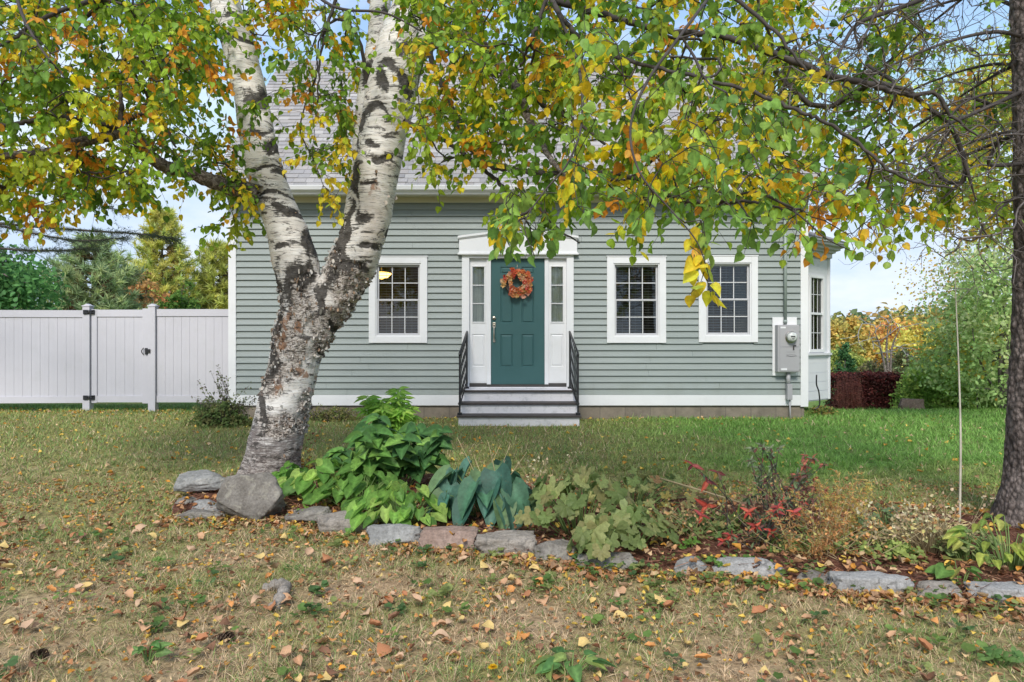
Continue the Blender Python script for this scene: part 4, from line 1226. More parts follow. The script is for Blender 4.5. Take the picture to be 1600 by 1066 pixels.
for b in ((432, 530, 11, 34), (474, 505, 12, 14), (430, 600, 26, 8), (478, 498, 9, 5), (470, 585, 24, 12), (452, 490, 9, 34), (445, 520, 14, 40), (505, 470, 8, 24), (588, 300, 6, 30)):
    blob(brn, *b, .75)
low = 1-sstep(.15, .75, co_[:, 2])
lowm = np.clip((1-sstep(.30, .85, co_[:, 2]+.25*wx)), 0, 1); rgh = np.maximum(rgh, .35*low)
hh = np.array([mnoise.noise(Vector((p[0]*9, p[1]*9, p[2]*30))) for p in co_])
h2 = np.array([mnoise.noise(Vector(p)*3.3) for p in co_]); h3 = np.array([mnoise.turbulence(Vector((p[0]*16, p[1]*16, p[2]*11)), 3, False) for p in co_])
disp = .010*h2+.003*hh+rgh*(.030*(h3-.45))+np.clip(blk, 0, 1)*(.020*(h3-.6))
co_ += no_*disp[:, None]
me.vertices.foreach_set('co', co_.astype(np.float32).ravel()); me.update()
a = me.color_attributes.new('Bark', 'FLOAT_COLOR', 'POINT'); cc = np.ones((nv, 4), np.float32); cc[:, 0] = blk; cc[:, 1] = rgh; cc[:, 2] = brn; cc[:, 3] = lowm; a.data.foreach_set('color', cc.ravel())
for p in me.polygons: p.use_smooth = True
def m_birch():
    t = NT('birch_bark')
    co = t.coord()
    an_ = t.n('ShaderNodeAttribute', attribute_name='Bark'); at_ = an_.outputs['Color']; Lw = an_.outputs['Alpha']
    sp_ = t.n('ShaderNodeSeparateColor', {0: at_}); K, Rg, Br = sp_.outputs[0], sp_.outputs[1], sp_.outputs[2]
    v1 = t.coord(scale=(1, 1, 7)); v2 = t.coord(scale=(1.6, 1.6, 22)); v3 = t.coord(scale=(3, 3, 10))
    big = t.noise(co, 2.2, 5, .6); strk = t.noise(v1, 3.2, 6, .62, .4); fine = t.noise(v2, 6, 6, .65); ed = t.noise(co, 13, 8, .72, .8); cur = t.noise(v3, 9, 7, .7, 1.2)
    c = t.ramp(strk, [(.28, (.50, .46, .43)), (.42, (.72, .68, .64)), (.58, (.80, .78, .76)), (.75, (.66, .60, .55))])
    c = t.mix(t.ramp(big, [(.5, 0), (.7, .55)]), c, (.62, .52, .45))
    # lenticels
    c = t.mix(t.ramp(fine, [(.56, 0), (.62, .75)]), c, (.12, .10, .09))
    lw = t.noise(t.coord(scale=(2.2, 2.2, 26)), 4.5, 6, .7, .3)
    c = t.mix(t.math('MULTIPLY', t.ramp(lw, [(.41, 0), (.49, .95)]), Lw), c, (.085, .07, .066))
    c = t.mix(t.math('MULTIPLY', t.ramp(ed, [(.44, 0), (.56, .7)]), Lw), c, (.17, .14, .135))
    # rough, curled bark with dark gaps
    rmask = t.math('MULTIPLY', Rg, 1.0)
    dark = t.ramp(cur, [(.41, (.028, .023, .020)), (.48, (.20, .155, .125)), (.54, (.64, .58, .53)), (.7, (.72, .68, .64))])
    c = t.mix(t.ramp(rmask, [(.20, 0), (.55, .92)]), c, dark)
    bw = t.math('ADD', Br, t.math('MULTIPLY', t.math('SUBTRACT', ed, .5), 1.6))
    c = t.mix(t.ramp(bw, [(.5, 0), (.68, .85)]), c, t.ramp(ed, [(.35, (.10, .05, .03)), (.6, (.33, .17, .09))]))
    kw = t.math('ADD', K, t.math('MULTIPLY', t.math('SUBTRACT', t.math('MULTIPLY', t.math('ADD', ed, fine), .5), .5), 2.6))
    km_ = t.ramp(kw, [(.30, 0), (.42, .97)])
    c = t.mix(km_, c, t.ramp(cur, [(.35, (.018, .016, .015)), (.65, (.11, .10, .092))]))
    # random smaller scars
    sc = t.noise(t.coord(scale=(1, 1, 3.2)), 5.5, 7, .72, .6)
    c = t.mix(t.ramp(sc, [(.555, 0), (.60, .9)]), c, (.045, .04, .036))
    h = t.math('ADD', t.math('MULTIPLY', strk, .7), t.math('MULTIPLY', cur, t.math('ADD', Rg, .25)))
    h = t.math('SUBTRACT', h, t.math('MULTIPLY', km_, .35))
    return t.out(t.pbr(c, .72, t.bump(h, .75, .02), spec=.25))
M['birch'] = m_birch()
tr_o = link('trunk', me, M['birch'], birch)
# peeling curls of bark
P_, A_, N_, S_, C_ = [], [], [], [], []
cand = np.where(((rgh > .35) | (rng.uniform(0, 1, nv) < .03)) & (no_[:, 1] < .5) & (co_[:, 2] > .25))[0]
for i in rng.choice(cand, 950):
    nn = no_[i]; tan = norm(np.cross(nn, [0, 0, 1.])); s_ = random.choice((-1, 1))
    P_.append(co_[i]+nn*.002); A_.append(norm(tan*s_+nn*random.uniform(.15, 1.0)+[0, 0, random.uniform(-.5, .5)])); N_.append(nn-tan*s_*.6+rng.normal(0, .2, 3)); q = random.uniform(.007, .024); S_.append((q*random.uniform(1, 2.5), q, q))
    C_.append(np.array(random.choice([(.66, .62, .58), (.60, .54, .48), (.70, .68, .66), (.64, .6, .55), (.40, .28, .20), (.22, .18, .16)]))*random.uniform(.7, 1.1))
curl = ([(-.5, 0, 0), (.4, 0, 0), (-.4, .5, .08), (.5, .45, .1), (-.35, .9, .35), (.3, 1, .4), (-.2, 1.0, .7), (.2, 1.05, .75)], [(0, 1, 3, 2), (2, 3, 5, 4), (4, 5, 7, 6)])
scatter('peeling_bark', [curl], P_, A_, N_, S_, C_, M['litter'], birch)

# limbs and boughs
sk = Skeleton()
for st in (stemL[9:], stemR[9:], stemB[5:]): sk.limb(st)
limbs = {
 'a': [PT(402, 303, 6.12, .085), PT(385, 298, 6.1, .082), PT(340, 286, 6.0, .068), PT(292, 268, 5.9, .060), PT(262, 262, 5.8, .056), PT(238, 246, 5.7, .052), PT(215, 222, 5.6, .052), PT(192, 206, 5.55, .052), PT(172, 212, 5.5, .042), PT(148, 218, 5.45, .042), PT(115, 224, 5.4, .038), PT(82, 238, 5.3, .034), PT(40, 240, 5.25, .030), PT(0, 245, 5.2, .028), PT(-70, 252, 5.1, .024), PT(-180, 235, 5.0, .018), PT(-300, 240, 4.9, .010)],
 'b': [PT(192, 204, 5.55, .03), PT(170, 197, 5.45, .022), PT(130, 188, 5.35, .020), PT(90, 183, 5.3, .018), PT(45, 190, 5.2, .017), PT(0, 196, 5.15, .016), PT(-80, 200, 5.1, .012), PT(-180, 215, 5.0, .007)],
 'c': [PT(190, 200, 5.6, .026), PT(189, 170, 5.62, .020), PT(188, 130, 5.65, .014), PT(194, 80, 5.7, .011), PT(205, 20, 5.7, .009), PT(210, -60, 5.7, .006)],
 'd': [PT(196, 192, 5.6, .022), PT(215, 181, 5.65, .018), PT(235, 178, 5.65, .017), PT(250, 190, 5.65, .015), PT(262, 205, 5.65, .012), PT(275, 230, 5.6, .008)],
 'e': [PT(80, 240, 5.3, .014), PT(105, 256, 5.2, .012), PT(130, 270, 5.15, .010), PT(162, 269, 5.1, .006)],
 'f': [PT(351, 0, 6.4, .05), PT(310, -10, 6.2, .035), PT(250, -15, 5.8, .028), PT(180, -5, 5.4, .022), PT(110, 12, 5.0, .018), PT(60, 32, 4.8, .014), PT(20, 60, 4.6, .010), PT(-40, 90, 4.4, .007)],
 'g': [PT(335, -120, 6.5, .06), PT(270, -150, 6.0, .045), PT(180, -140, 5.4, .035), PT(90, -100, 4.8, .026), PT(20, -50, 4.4, .018), PT(-60, 20, 4.2, .010)],
 'h': [PT(628, 80, 6.05, .10), PT(668, 64, 6.0, .075), PT(705, 54, 5.9, .062), PT(735, 62, 5.65, .056), PT(765, 82, 5.5, .048), PT(795, 122, 5.3, .040), PT(812, 150, 5.1, .032), PT(826, 185, 4.9, .028), PT(840, 215, 4.7, .024), PT(853, 238, 4.5, .020), PT(872, 262, 4.3, .014), PT(900, 290, 4.1, .008)],
 'i': [PT(795, 122, 5.3, .026), PT(825, 148, 5.1, .021), PT(852, 166, 4.9, .018), PT(880, 180, 4.7, .016), PT(910, 198, 4.5, .012), PT(945, 225, 4.2, .008)],
 'j': [PT(668, 66, 6.0, .035), PT(675, 95, 5.8, .024), PT(690, 130, 5.6, .022), PT(703, 160, 5.5, .021), PT(722, 208, 5.3, .020), PT(745, 240, 5.1, .019), PT(768, 260, 5.0, .018), PT(815, 267, 4.7, .017), PT(865, 271, 4.4, .016), PT(935, 268, 4.1, .014), PT(1000, 283, 3.8, .013), PT(1060, 312, 3.6, .012), PT(1117, 318, 3.4, .010), PT(1170, 315, 3.2, .007), PT(1230, 330, 3.0, .004)],
 'k': [PT(632, 190, 6.0, .026), PT(665, 204, 5.8, .020), PT(700, 224, 5.6, .018), PT(730, 245, 5.4, .017), PT(759, 268, 5.2, .016), PT(790, 295, 4.9, .015), PT(814, 316, 4.7, .013), PT(842, 327, 4.5, .011), PT(869, 354, 4.3, .008), PT(905, 380, 4.1, .004)],
 'l': [PT(666, 66, 6.0, .022), PT(700, 83, 5.8, .018), PT(735, 98, 5.6, .016), PT(771, 118, 5.4, .014), PT(800, 122, 5.3, .012)],
 'm': [PT(652, -80, 6.05, .08), PT(720, -60, 5.6, .050), PT(800, -35, 5.2, .036), PT(860, -5, 4.9, .030), PT(917, 16, 4.7, .024), PT(975, 32, 4.5, .021), PT(1030, 45, 4.4, .020), PT(1085, 52, 4.3, .019), PT(1140, 59, 4.2, .018), PT(1185, 76, 4.15, .018), PT(1230, 92, 4.1, .019), PT(1297, 118, 4.1, .020), PT(1340, 128, 4.1, .019), PT(1376, 138, 4.1, .017), PT(1420, 148, 4.1, .014), PT(1463, 147, 4.1, .012), PT(1487, 180, 4.1, .010), PT(1530, 215, 4.1, .005)],
 'n': [PT(860, -5, 4.9, .022), PT(880, 30, 4.5, .017), PT(930, 75, 4.1, .013), PT(1000, 100, 3.8, .011), PT(1080, 118, 3.6, .010), PT(1160, 138, 3.5, .010), PT(1215, 160, 3.45, .0095), PT(1258, 178, 3.4, .0095), PT(1297, 197, 3.4, .009), PT(1345, 228, 3.35, .0085), PT(1392, 268, 3.3, .007), PT(1440, 288, 3.3, .007), PT(1494, 296, 3.3, .004)],
 'o': [PT(905, -120, 4.3, .020), PT(880, -50, 4.2, .014), PT(853, 0, 4.1, .013), PT(838, 40, 4.1, .012), PT(826, 72, 4.1, .010), PT(813, 104, 4.2, .006)],
 'p': [PT(668, -250, 6.05, .07), PT(780, -230, 5.2, .05), PT(905, -120, 4.3, .03), PT(1020, -60, 3.8, .018), PT(1120, -20, 3.5, .012), PT(1200, 40, 3.4, .009), PT(1260, 110, 3.3, .006)],
 'q': [PT(578, 150, 6.2, .02), PT(560, 60, 6.0, .014), PT(525, 30, 5.9, .010), PT(500, 60, 5.8, .008), PT(495, 110, 5.8, .006)],
 'r': [PT(590, -80, 6.4, .03), PT(540, -40, 6.1, .02), PT(515, 30, 5.9, .014), PT(500, 90, 5.8, .010), PT(496, 160, 5.75, .006)],
}
root_of = {'a': 'bough', 'm': 'bough'}
m = MB(); mdark = MB()
for k, pts in limbs.items():
    sp = sk.limb(pts, 7)
    rr = [q[3]*(1+.06*math.sin(i*1.9)+.05*random.uniform(-1, 1)) for i, q in enumerate(sp)]
    wob = [q[:3]+rng.normal(0, .004, 3)*(0 < i < len(sp)-1) for i, q in enumerate(sp)]
    big = pts[0][3] > .05
    mm = MB(); mm.tube(wob, rr, 12 if big else 7)
    t_name = 'bough'
    if k in ('a', 'h'):
        if 'bough' not in M:
            t = NT('bough_bark'); v2 = t.coord(scale=(3, 3, 3)); f = t.noise(v2, 9, 7, .7, 1.0)
            c = t.ramp(f, [(.32, (.035, .028, .024)), (.5, (.13, .105, .09)), (.62, (.36, .31, .28)), (.8, (.26, .22, .20))])
            M['bough'] = t.out(t.pbr(c, .8, t.bump(f, .8, .015), spec=.2))
        mm.build('bough', M['bough'], birch)
    else: mm.build('bough', M['twig'], birch)

# leaf targets: boxes given by what they cover in the picture and how far off they are
def targets(specs):
    T = []
    for (x0, x1, y0, y1, D0, D1, n) in specs:
        for _ in range(n):
            D = random.uniform(D0, D1); u, v_ = random.uniform(x0, x1), random.uniform(y0, y1)
            if D < 6.4 and v_ > -40 and (abs(u-(350+.27*(v_+20))) < 42 or (abs(u-(628-.19*v_)) < 44 and v_ > 40)) and random.random() < .9: continue
            T.append(at(u, v_, D))
    return T
TL = targets([
 (-160, 345, -60, 150, 4.4, 6.6, 240), (-160, 320, 130, 270, 4.6, 6.8, 120), (-150, 120, 230, 325, 4.6, 6.4, 76), (120, 260, 240, 300, 4.8, 6.2, 22), (180, 345, -20, 120, 5.0, 6.6, 45),
 (290, 370, 190, 310, 5.6, 6.6, 20), (335, 395, 290, 350, 5.6, 6.3, 9),
 (380, 560, -60, 70, 5.4, 6.8, 58), (395, 560, 70, 180, 5.6, 6.8, 24), (490, 560, 170, 290, 5.4, 6.4, 14), (440, 500, 180, 250, 5.6, 6.5, 5), (505, 535, 290, 325, 5.6, 5.9, 2),
 (640, 800, -60, 60, 4.4, 6.2, 56), (650, 900, 50, 170, 4.2, 6.2, 50), (650, 820, 160, 260, 4.4, 6.0, 30), (770, 860, 250, 330, 4.0, 4.9, 9),
 (800, 1200, -60, 90, 3.6, 6.2, 104), (850, 1250, 80, 200, 3.5, 6.2, 80), (860, 1230, 190, 290, 3.3, 5.4, 58), (880, 1120, 270, 320, 3.3, 4.4, 9),
 (1180, 1420, -60, 100, 4.2, 7.0, 40), (1200, 1420, 100, 270, 4.0, 6.6, 48), (1230, 1420, 260, 340, 3.4, 5.4, 14), (1400, 1560, -20, 320, 4.4, 7.0, 36),
 # out of the picture, above
 (-400, 0, -400, -60, 4, 7, 40), (0, 700, -620, -90, 4.6, 8, 105), (600, 1300, -520, -90, 4.4, 7.5, 75)])
for st in ((-1.0, 6.6), (.4, 6.0)):
    for _ in range(30): TL.append(np.array([st[0]+random.gauss(-1, 1.6), st[1]+random.gauss(0, 1.2), random.uniform(5.0, 8.5)]))
ends = sk.grow(TL, up=.10, maxd=3.2)
sk.build('branch', M['twig'], birch, rmin=.0026, k=.0022, rmax=.020)
greens = [(.22, .36, .035), (.29, .44, .045), (.17, .30, .035), (.37, .50, .05), (.13, .25, .035), (.44, .52, .05)]
gold = [(.90, .58, .02), (.90, .64, .04), (.90, .48, .03), (.85, .60, .05), (.90, .58, .03), (.82, .34, .04)]
bp = Pal(greens, gold, lambda p: .30 if p[0] > -1.5 else .36)
nl = foliage('foliage', ends, M['leaf'], birch, bp, (.043, .063), (3, 5), (5, 9), (.14, .36))
print('birch leaves', nl, 'ends', len(ends))
# near sprays with big leaves
sk2 = Skeleton()
sk2.limb([PT(1120, -20, 3.5, .009), PT(1060, 60, 2.9, .007), PT(1010, 130, 2.7, .006), PT(985, 200, 2.6, .005), PT(1000, 270, 2.5, .004), PT(1050, 330, 2.45, .003), PT(1090, 380, 2.4, .0025), PT(1110, 440, 2.4, .0018)])
sk2.limb([PT(1117, 318, 3.4, .006), PT(1180, 300, 3.1, .0055), PT(1240, 330, 2.9, .004), PT(1290, 372, 2.8, .0032), PT(1330, 392, 2.8, .0018)])
sk2.limb([PT(860, -5, 4.9, .012), PT(900, 90, 3.9, .009), PT(910, 180, 3.2, .006), PT(890, 250, 2.9, .0045), PT(850, 300, 2.75, .0035), PT(820, 350, 2.7, .0025), PT(835, 400, 2.7, .002)])
mm = MB()
for pts_ in (0,):
    pass
T2 = targets([(900, 1110, 0, 220, 2.6, 3.4, 24), (880, 1130, 190, 325, 2.5, 3.2, 22), (1070, 1105, 340, 380, 2.4, 2.5, 4), (1000, 1220, 290, 350, 2.8, 3.4, 14), (780, 870, 310, 375, 3.0, 3.8, 8), (1120, 1240, 130, 290, 2.6, 3.2, 15), (1230, 1330, 260, 360, 2.7, 3.1, 11), (1320, 1400, 280, 370, 2.8, 3.1, 5), (790, 850, 280, 355, 2.65, 3.0, 9), (600, 700, 10, 60, 3.8, 4.6, 6), (420, 560, 10, 100, 4, 4.6, 8), (440, 510, 240, 275, 4.6, 4.8, 3), (-60, 120, 0, 140, 3.4, 4.2, 20)])
sk2.limb([PT(351, -10, 6.4, .02), PT(440, -40, 5.2, .014), PT(520, 10, 4.4, .010), PT(600, 20, 4.2, .007), (at(660, 50, 4.2)).tolist()+[.004]])
sk2.limb([PT(20, -50, 4.4, .014), PT(30, 10, 4.0, .010), PT(60, 70, 3.8, .007), PT(100, 120, 3.7, .004)])
e2 = sk2.grow(T2, up=.05, maxd=1.5, step=.08)
m = MB(); j = 0
idx_main = [i for i in range(sk2.n) if sk2.main[i]]
seg = []
for i in idx_main:
    if sk2.par[i] == -1 and seg: m.tube([sk2.P[q] for q in seg], [sk2.rad[q] for q in seg], 7); seg = []
    seg.append(i)
m.tube([sk2.P[q] for q in seg], [sk2.rad[q] for q in seg], 7)
m.build('bough', M['twig'], birch)
sk2.build('branch', M['twig'], birch, rmin=.0018, k=.0014, rmax=.01)
foliage('foliage', e2, M['leaf'], birch, Pal([(.22, .38, .08), (.28, .45, .08), (.17, .32, .07), (.35, .50, .10)], gold, .20), (.042, .060), (1, 2), (3, 5), (.07, .17), .6)

# the bright yellow spray hanging over the right window
e3 = [(at(px, py, 2.42), np.array([.1, 0, -1.])) for px, py in ((1078, 385), (1085, 398), (1092, 412), (1100, 425), (1104, 436), (1112, 446), (1088, 405), (1098, 440))]
foliage('foliage', e3, M['leaf'], birch, Pal([(.90, .62, .04), (.90, .68, .06), (.88, .56, .04)], [(.40, .50, .08)], .15), (.050, .064), (1, 1), (2, 3), (.03, .07), .6)
# ---------- spruce on the right ----------
SD = 4.67
spr = empty('spruce_tree', (3.58, SD, 0), 'dark barked conifer trunk with bare dead branches at the right edge', 'tree')
mb = MB()
tp = [PT(1624, 850, SD, .36), PT(1624, 815, SD, .285), PT(1624, 780, SD, .24), PT(1624, 720, SD, .205), PT(1624, 640, SD, .190), PT(1625, 560, SD, .172), PT(1626, 460, SD, .162), PT(1625, 360, SD, .152), PT(1622, 240, SD, .145), PT(1618, 120, SD, .138), PT(1613, 0, SD, .135), PT(1607, -200, SD, .13), PT(1600, -500, SD, .10), PT(1595, -900, SD, .05)]
sp = smooth_path([np.array(p) for p in tp], 22)
NS = 64; V = []
for i, q in enumerate(sp):
    for k in range(NS):
        a = 2*math.pi*k/NS; r_ = q[3]
        p = Vector((math.cos(a)*5.0, math.sin(a)*5.0, q[2]*9)); h_ = mnoise.turbulence(p*.9, 3, False)
        flare = .12*max(0, .35-q[2])*math.cos(a*5+1)
        rr = r_*(1+flare)+.014*(h_-.5)+.006*mnoise.noise(Vector((a*3, q[2]*2.5, 1)))
        V.append((q[0]+rr*math.cos(a), q[1]+rr*math.sin(a), q[2]))
Fq = [(i*NS+k, i*NS+(k+1) % NS, (i+1)*NS+(k+1) % NS, (i+1)*NS+k) for i in range(len(sp)-1) for k in range(NS)]
mb.add(V, Fq, True)
t = NT('spruce_bark'); v = t.coord(scale=(1, 1, 1)); v2 = t.coord(scale=(1.0, 1.0, .7))
f = t.noise(v2, 26, 8, .7, .6); vo = t.n('ShaderNodeTexVoronoi', {'Vector': t.coord(scale=(1, 1, .75)), 'Scale': 34.0}).outputs['Distance']
c = t.ramp(f, [(.3, (.06, .05, .046)), (.5, (.21, .17, .155)), (.68, (.36, .30, .28)), (.85, (.46, .41, .39))])
c = t.mix(1, c, t.ramp(vo, [(.0, 1.25), (.45, .8), (.7, .4)]), 'MULTIPLY')
c = t.mix(t.ramp(t.noise(v, 3, 5), [(.5, 0), (.7, .35)]), c, (.25, .23, .22))
M['spruce'] = t.out(t.pbr(c, .9, t.bump(t.math('SUBTRACT', f, vo), .9, .02), spec=.15))
mb.build('trunk', M['spruce'], spr)
ss = Skeleton()
def dead(px, py, pts, r):
    L_ = [PT(px, py, SD, r)]+[PT(a, b, d, r*k) for (a, b, d, k) in pts]; return ss.limb(L_, 6)
dl = []
dl.append(dead(1600, 142, [(1560, 160, 4.5, .9), (1515, 180, 4.3, .75), (1470, 200, 4.1, .6), (1420, 235, 4.0, .45), (1380, 265, 3.9, .3), (1345, 285, 3.8, .12)], .016))
dl.append(dead(1604, -60, [(1540, -40, 4.5, .9), (1439, 0, 4.3, .75), (1396, 16, 4.2, .7), (1341, 37, 4.1, .6), (1318, 70, 4.05, .5), (1300, 110, 4.0, .35), (1278, 155, 4.0, .15)], .020))
dl.append(dead(1605, 255, [(1570, 258, 4.5, .9), (1545, 256, 4.35, .7), (1555, 230, 4.3, .6), (1565, 215, 4.2, .35)], .016))
dl.append(dead(1604, 150, [(1570, 145, 4.6, .9), (1530, 150, 4.5, .7), (1490, 175, 4.4, .5), (1470, 230, 4.4, .3)], .013))
dl.append(dead(1604, 60, [(1560, 50, 4.5, .9), (1500, 60, 4.3, .7), (1430, 85, 4.1, .5), (1360, 120, 4.0, .3), (1320, 150, 3.9, .1)], .014))
dl.append(dead(1604, 20, [(1540, -5, 4.9, .9), (1460, 10, 5.1, .7), (1380, 50, 5.3, .5), (1300, 110, 5.4, .25)], .014))
dl.append(dead(1606, 200, [(1560, 210, 4.8, .9), (1500, 230, 4.9, .7), (1440, 270, 5.0, .45), (1390, 310, 5.0, .2)], .013))
dl.append(dead(1606, 300, [(1570, 320, 4.5, .8), (1540, 350, 4.3, .5), (1520, 380, 4.2, .2)], .009))
dl.append(dead(1606, 110, [(1560, 100, 5.0, .9), (1490, 115, 5.3, .7), (1410, 150, 5.5, .4), (1350, 200, 5.6, .2)], .013))
dl.append(dead(1600, -160, [(1520, -120, 4.2, .9), (1430, -60, 3.9, .7), (1380, 0, 3.7, .5), (1350, 60, 3.6, .3), (1330, 110, 3.6, .1)], .016))
for (ax, ay) in ((1, .2), (.7, .9), (.6, -.7), (-.2, 1), (-.3, -1)):
    for z0 in (2.6, 3.3, 4.1, 5.0, 6.0):
        b = np.array([3.58, SD, z0+random.uniform(-.3, .3)]); L_ = random.uniform(1.2, 2.4)
        dl.append(ss.limb([(*(b+np.array([ax, ay, 0])*L_*u+[0, 0, -.25*u*u*L_]), .015*(1-u*.85)) for u in (0, .3, .6, 1)], 4))
for q in dl:
    mm = MB(); mm.tube([p[:3] for p in q], [max(.002, p[3]) for p in q], 7); mm.build('branch', M['twig'], spr)
T3 = []
for q in dl:
    for p in q[3:]:
        for _ in range(4):
            a = rng.normal(0, 1, 3); a[2] = a[2]*.35-.35; T3.append(p[:3]+norm(a)*random.uniform(.15, .55))
ss.grow(T3, up=.0, maxd=.9, step=.09, wander=.1)
T4 = [t_+norm(rng.normal(0, 1, 3)*[1, 1, .4]+[-.4, 0, -.3])*random.uniform(.08, .28) for t_ in T3 for _ in (0, 1)]
ss.grow(T4, up=0, maxd=.5, step=.08, wander=.1)
ss.build('dead_twigs', M['grey_twig'], spr, rmin=.0013, k=.0010, rmax=.006, sides=4)

# ---------- generic background trees ----------
def clump_tree(name, label, x, y, H_, W_, pal, leaf=.16, n=2600, base=.2, trunkr=.12, tm=None, shape='oval', nb=16, group=None, z0=None, gaps=.35, accents=None, pacc=.0, crownmat=None, trunks=1, holes=1.0):
    z0 = float(zg(x, y)) if z0 is None else z0
    e_ = empty(name, (x, y, z0), label, 'tree' if 'hedge' not in name and 'shrub' not in name else 'shrub', group)
    s_ = Skeleton(); m = MB()
    ax = []
    for q in range(trunks):
        off = np.array([random.uniform(-.12, .12)*trunks*(q > 0), 0, 0])*W_*.5
        pts = [(x+off[0]*u*2+random.uniform(-.02, .02)*W_, y+random.uniform(-.02, .02)*W_, z0-.1+H_*.93*u, trunkr*(1-.88*u)) for u in (0, .2, .4, .6, .8, 1)]
        sp = s_.limb(pts, 4); m.tube([p[:3] for p in sp], [p[3] for p in sp], 8)
    m.build('trunk', tm or M['grey_twig'], e_)
    clumps = []
    T_ = []
    for i in range(nb):
        u = (i+.5)/nb; zc = z0+H_*(base+(1-base)*u**.9*.93)
        if shape == 'oval': rr = W_*.5*math.sin(math.pi*min(.98, .16+.80*u))**.7
        elif shape == 'cone': rr = W_*.5*(1-u)**.8+.03*W_
        else: rr = W_*.5*(1-.35*u)
        k = 1 if u > .9 else (3 if shape != 'cone' else 3)
        for j in range(k):
            a = random.uniform(0, 6.283); q = random.uniform(.35, .9)
            T_.append(np.array([x+rr*q*math.cos(a), y+rr*q*math.sin(a), zc+random.uniform(-.04, .04)*H_])); clumps.append((T_[-1], max(.12*W_, rr*random.uniform(.32, .55))))
    s_.grow(T_, up=-.1 if shape == 'cone' else .1, maxd=W_*2, step=H_/14, wander=.15)
    s_.build('limb', tm or M['grey_twig'], e_, rmin=trunkr*.09, k=trunkr*.09, rmax=trunkr*.5, sides=4)
    P_, N_, C_ = [], [], []
    tot = sum(c[1]**2 for c in clumps)
    for c, r_ in clumps:
        k = int(n*r_**2/tot); v_ = norm(rng.normal(0, 1, (k, 3)))*(rng.uniform(0, 1, (k, 1))**.45)*r_*[1, 1, .75]
        # irregular: drop the leaves in noise pockets
        pp = v_+c; keep = sinn(pp[:, 0]+pp[:, 1]*.7, pp[:, 2], 3.2/r_*.6, 3) > -gaps-rng.uniform(0, .6, k); pp = pp[keep]
        base_c = np.array(random.choice(pal)) if random.random() > pacc else np.array(random.choice(accents))
        P_.append(pp); N_.append(v_[keep]/r_+rng.normal(0, .5, (len(pp), 3))+[0, 0, .4]); C_.append(base_c*rng.uniform(.6, 1.35, (len(pp), 1)))
    P_ = np.concatenate(P_); N_ = np.concatenate(N_); C_ = np.concatenate(C_); n_ = len(P_)
    A_ = rng.normal(0, 1, (n_, 3))+[0, 0, -.3]
    scatter('crown', LT_lo, P_, A_, N_, leaf*rng.uniform(.6, 1.3, n_), np.clip(C_, 0, .9), crownmat or M['far_leaf'], e_)
    return e_
def pine_tree(name, label, x, y, H_, W_, pal, tuft=.35, whorls=16, z0=0, base=.15, trunkr=.15, per=7, needles=26, hue2=None):
    e_ = empty(name, (x, y, z0), label, 'tree')
    m = MB(); lean = random.uniform(-.03, .03)
    m.tube([(x+lean*u*H_, y, z0-.2+H_*u) for u in np.linspace(0, 1, 8)], [trunkr*(1-.9*u) for u in np.linspace(0, 1, 8)], 8); m.build('trunk', M['grey_twig'], e_)
    mb_ = MB(); P_, A_, C_, S_ = [], [], [], []
    for i in range(whorls):
        u = base+(1-base)*(i+.5)/whorls; zc = z0+H_*u; L_ = W_*.5*(1-((u-base)/(1-base)))**.75*random.uniform(.75, 1.1)+.12*W_*.5
        for j in range(per):
            a = 6.283*j/per+random.uniform(-.4, .4)+i*.7; Lj = L_*random.uniform(.6, 1.1)
            d = np.array([math.cos(a), math.sin(a), 0]); p0 = np.array([x+lean*u*H_, y, zc])
            pts = [p0+d*Lj*q+np.array([0, 0, Lj*(.05+.28*q*q)]) for q in (0, .35, .7, 1)]
            mb_.tube(pts, [.035*W_/4, .025*W_/4, .015*W_/4, .006], 4, cap=False)
            side = np.array([-d[1], d[0], 0])
            nt_ = max(4, int(Lj/(tuft*.42)))
            for q in range(nt_):
                f_ = (.30+.70*(q+1)/nt_); c = p0+d*Lj*f_+side*random.uniform(-.30, .30)*Lj*(1.1-f_)*1.3+np.array([0, 0, Lj*(.05+.28*f_*f_)+random.uniform(-.05, .10)*tuft*2])
                ad = norm(d*.6+np.array([0, 0, .8])+rng.normal(0, .25, 3)); col = np.array(random.choice(pal))*random.uniform(.7, 1.25)
                if f_ < .55 and hue2 is not None and random.random() < .5: col = np.array(hue2)*random.uniform(.7, 1.2)
                for _ in range(needles):
                    P_.append(c+ad*random.uniform(-.3, .2)*tuft); A_.append(norm(ad*.8+rng.normal(0, .6, 3))); C_.append(col*random.uniform(.75, 1.25)); S_.append((tuft*.10, tuft*random.uniform(.5, .9), tuft))
    mb_.build('limb', M['grey_twig'], e_)
    P_ = np.array(P_); A_ = np.array(A_)
    ndl = ([(-.5, 0, 0), (.5, 0, 0), (0, 1, .05)], [(0, 1, 2)])
    scatter('needles', [ndl], P_, A_, rng.normal(0, 1, P_.shape), S_, np.clip(C_, 0, .9), M['needle'], e_, False)
    return e_
def bx_(px, D): return (px-CX)*D/F
def hgt(py, D): return CAMZ-(py-CY)*D/F
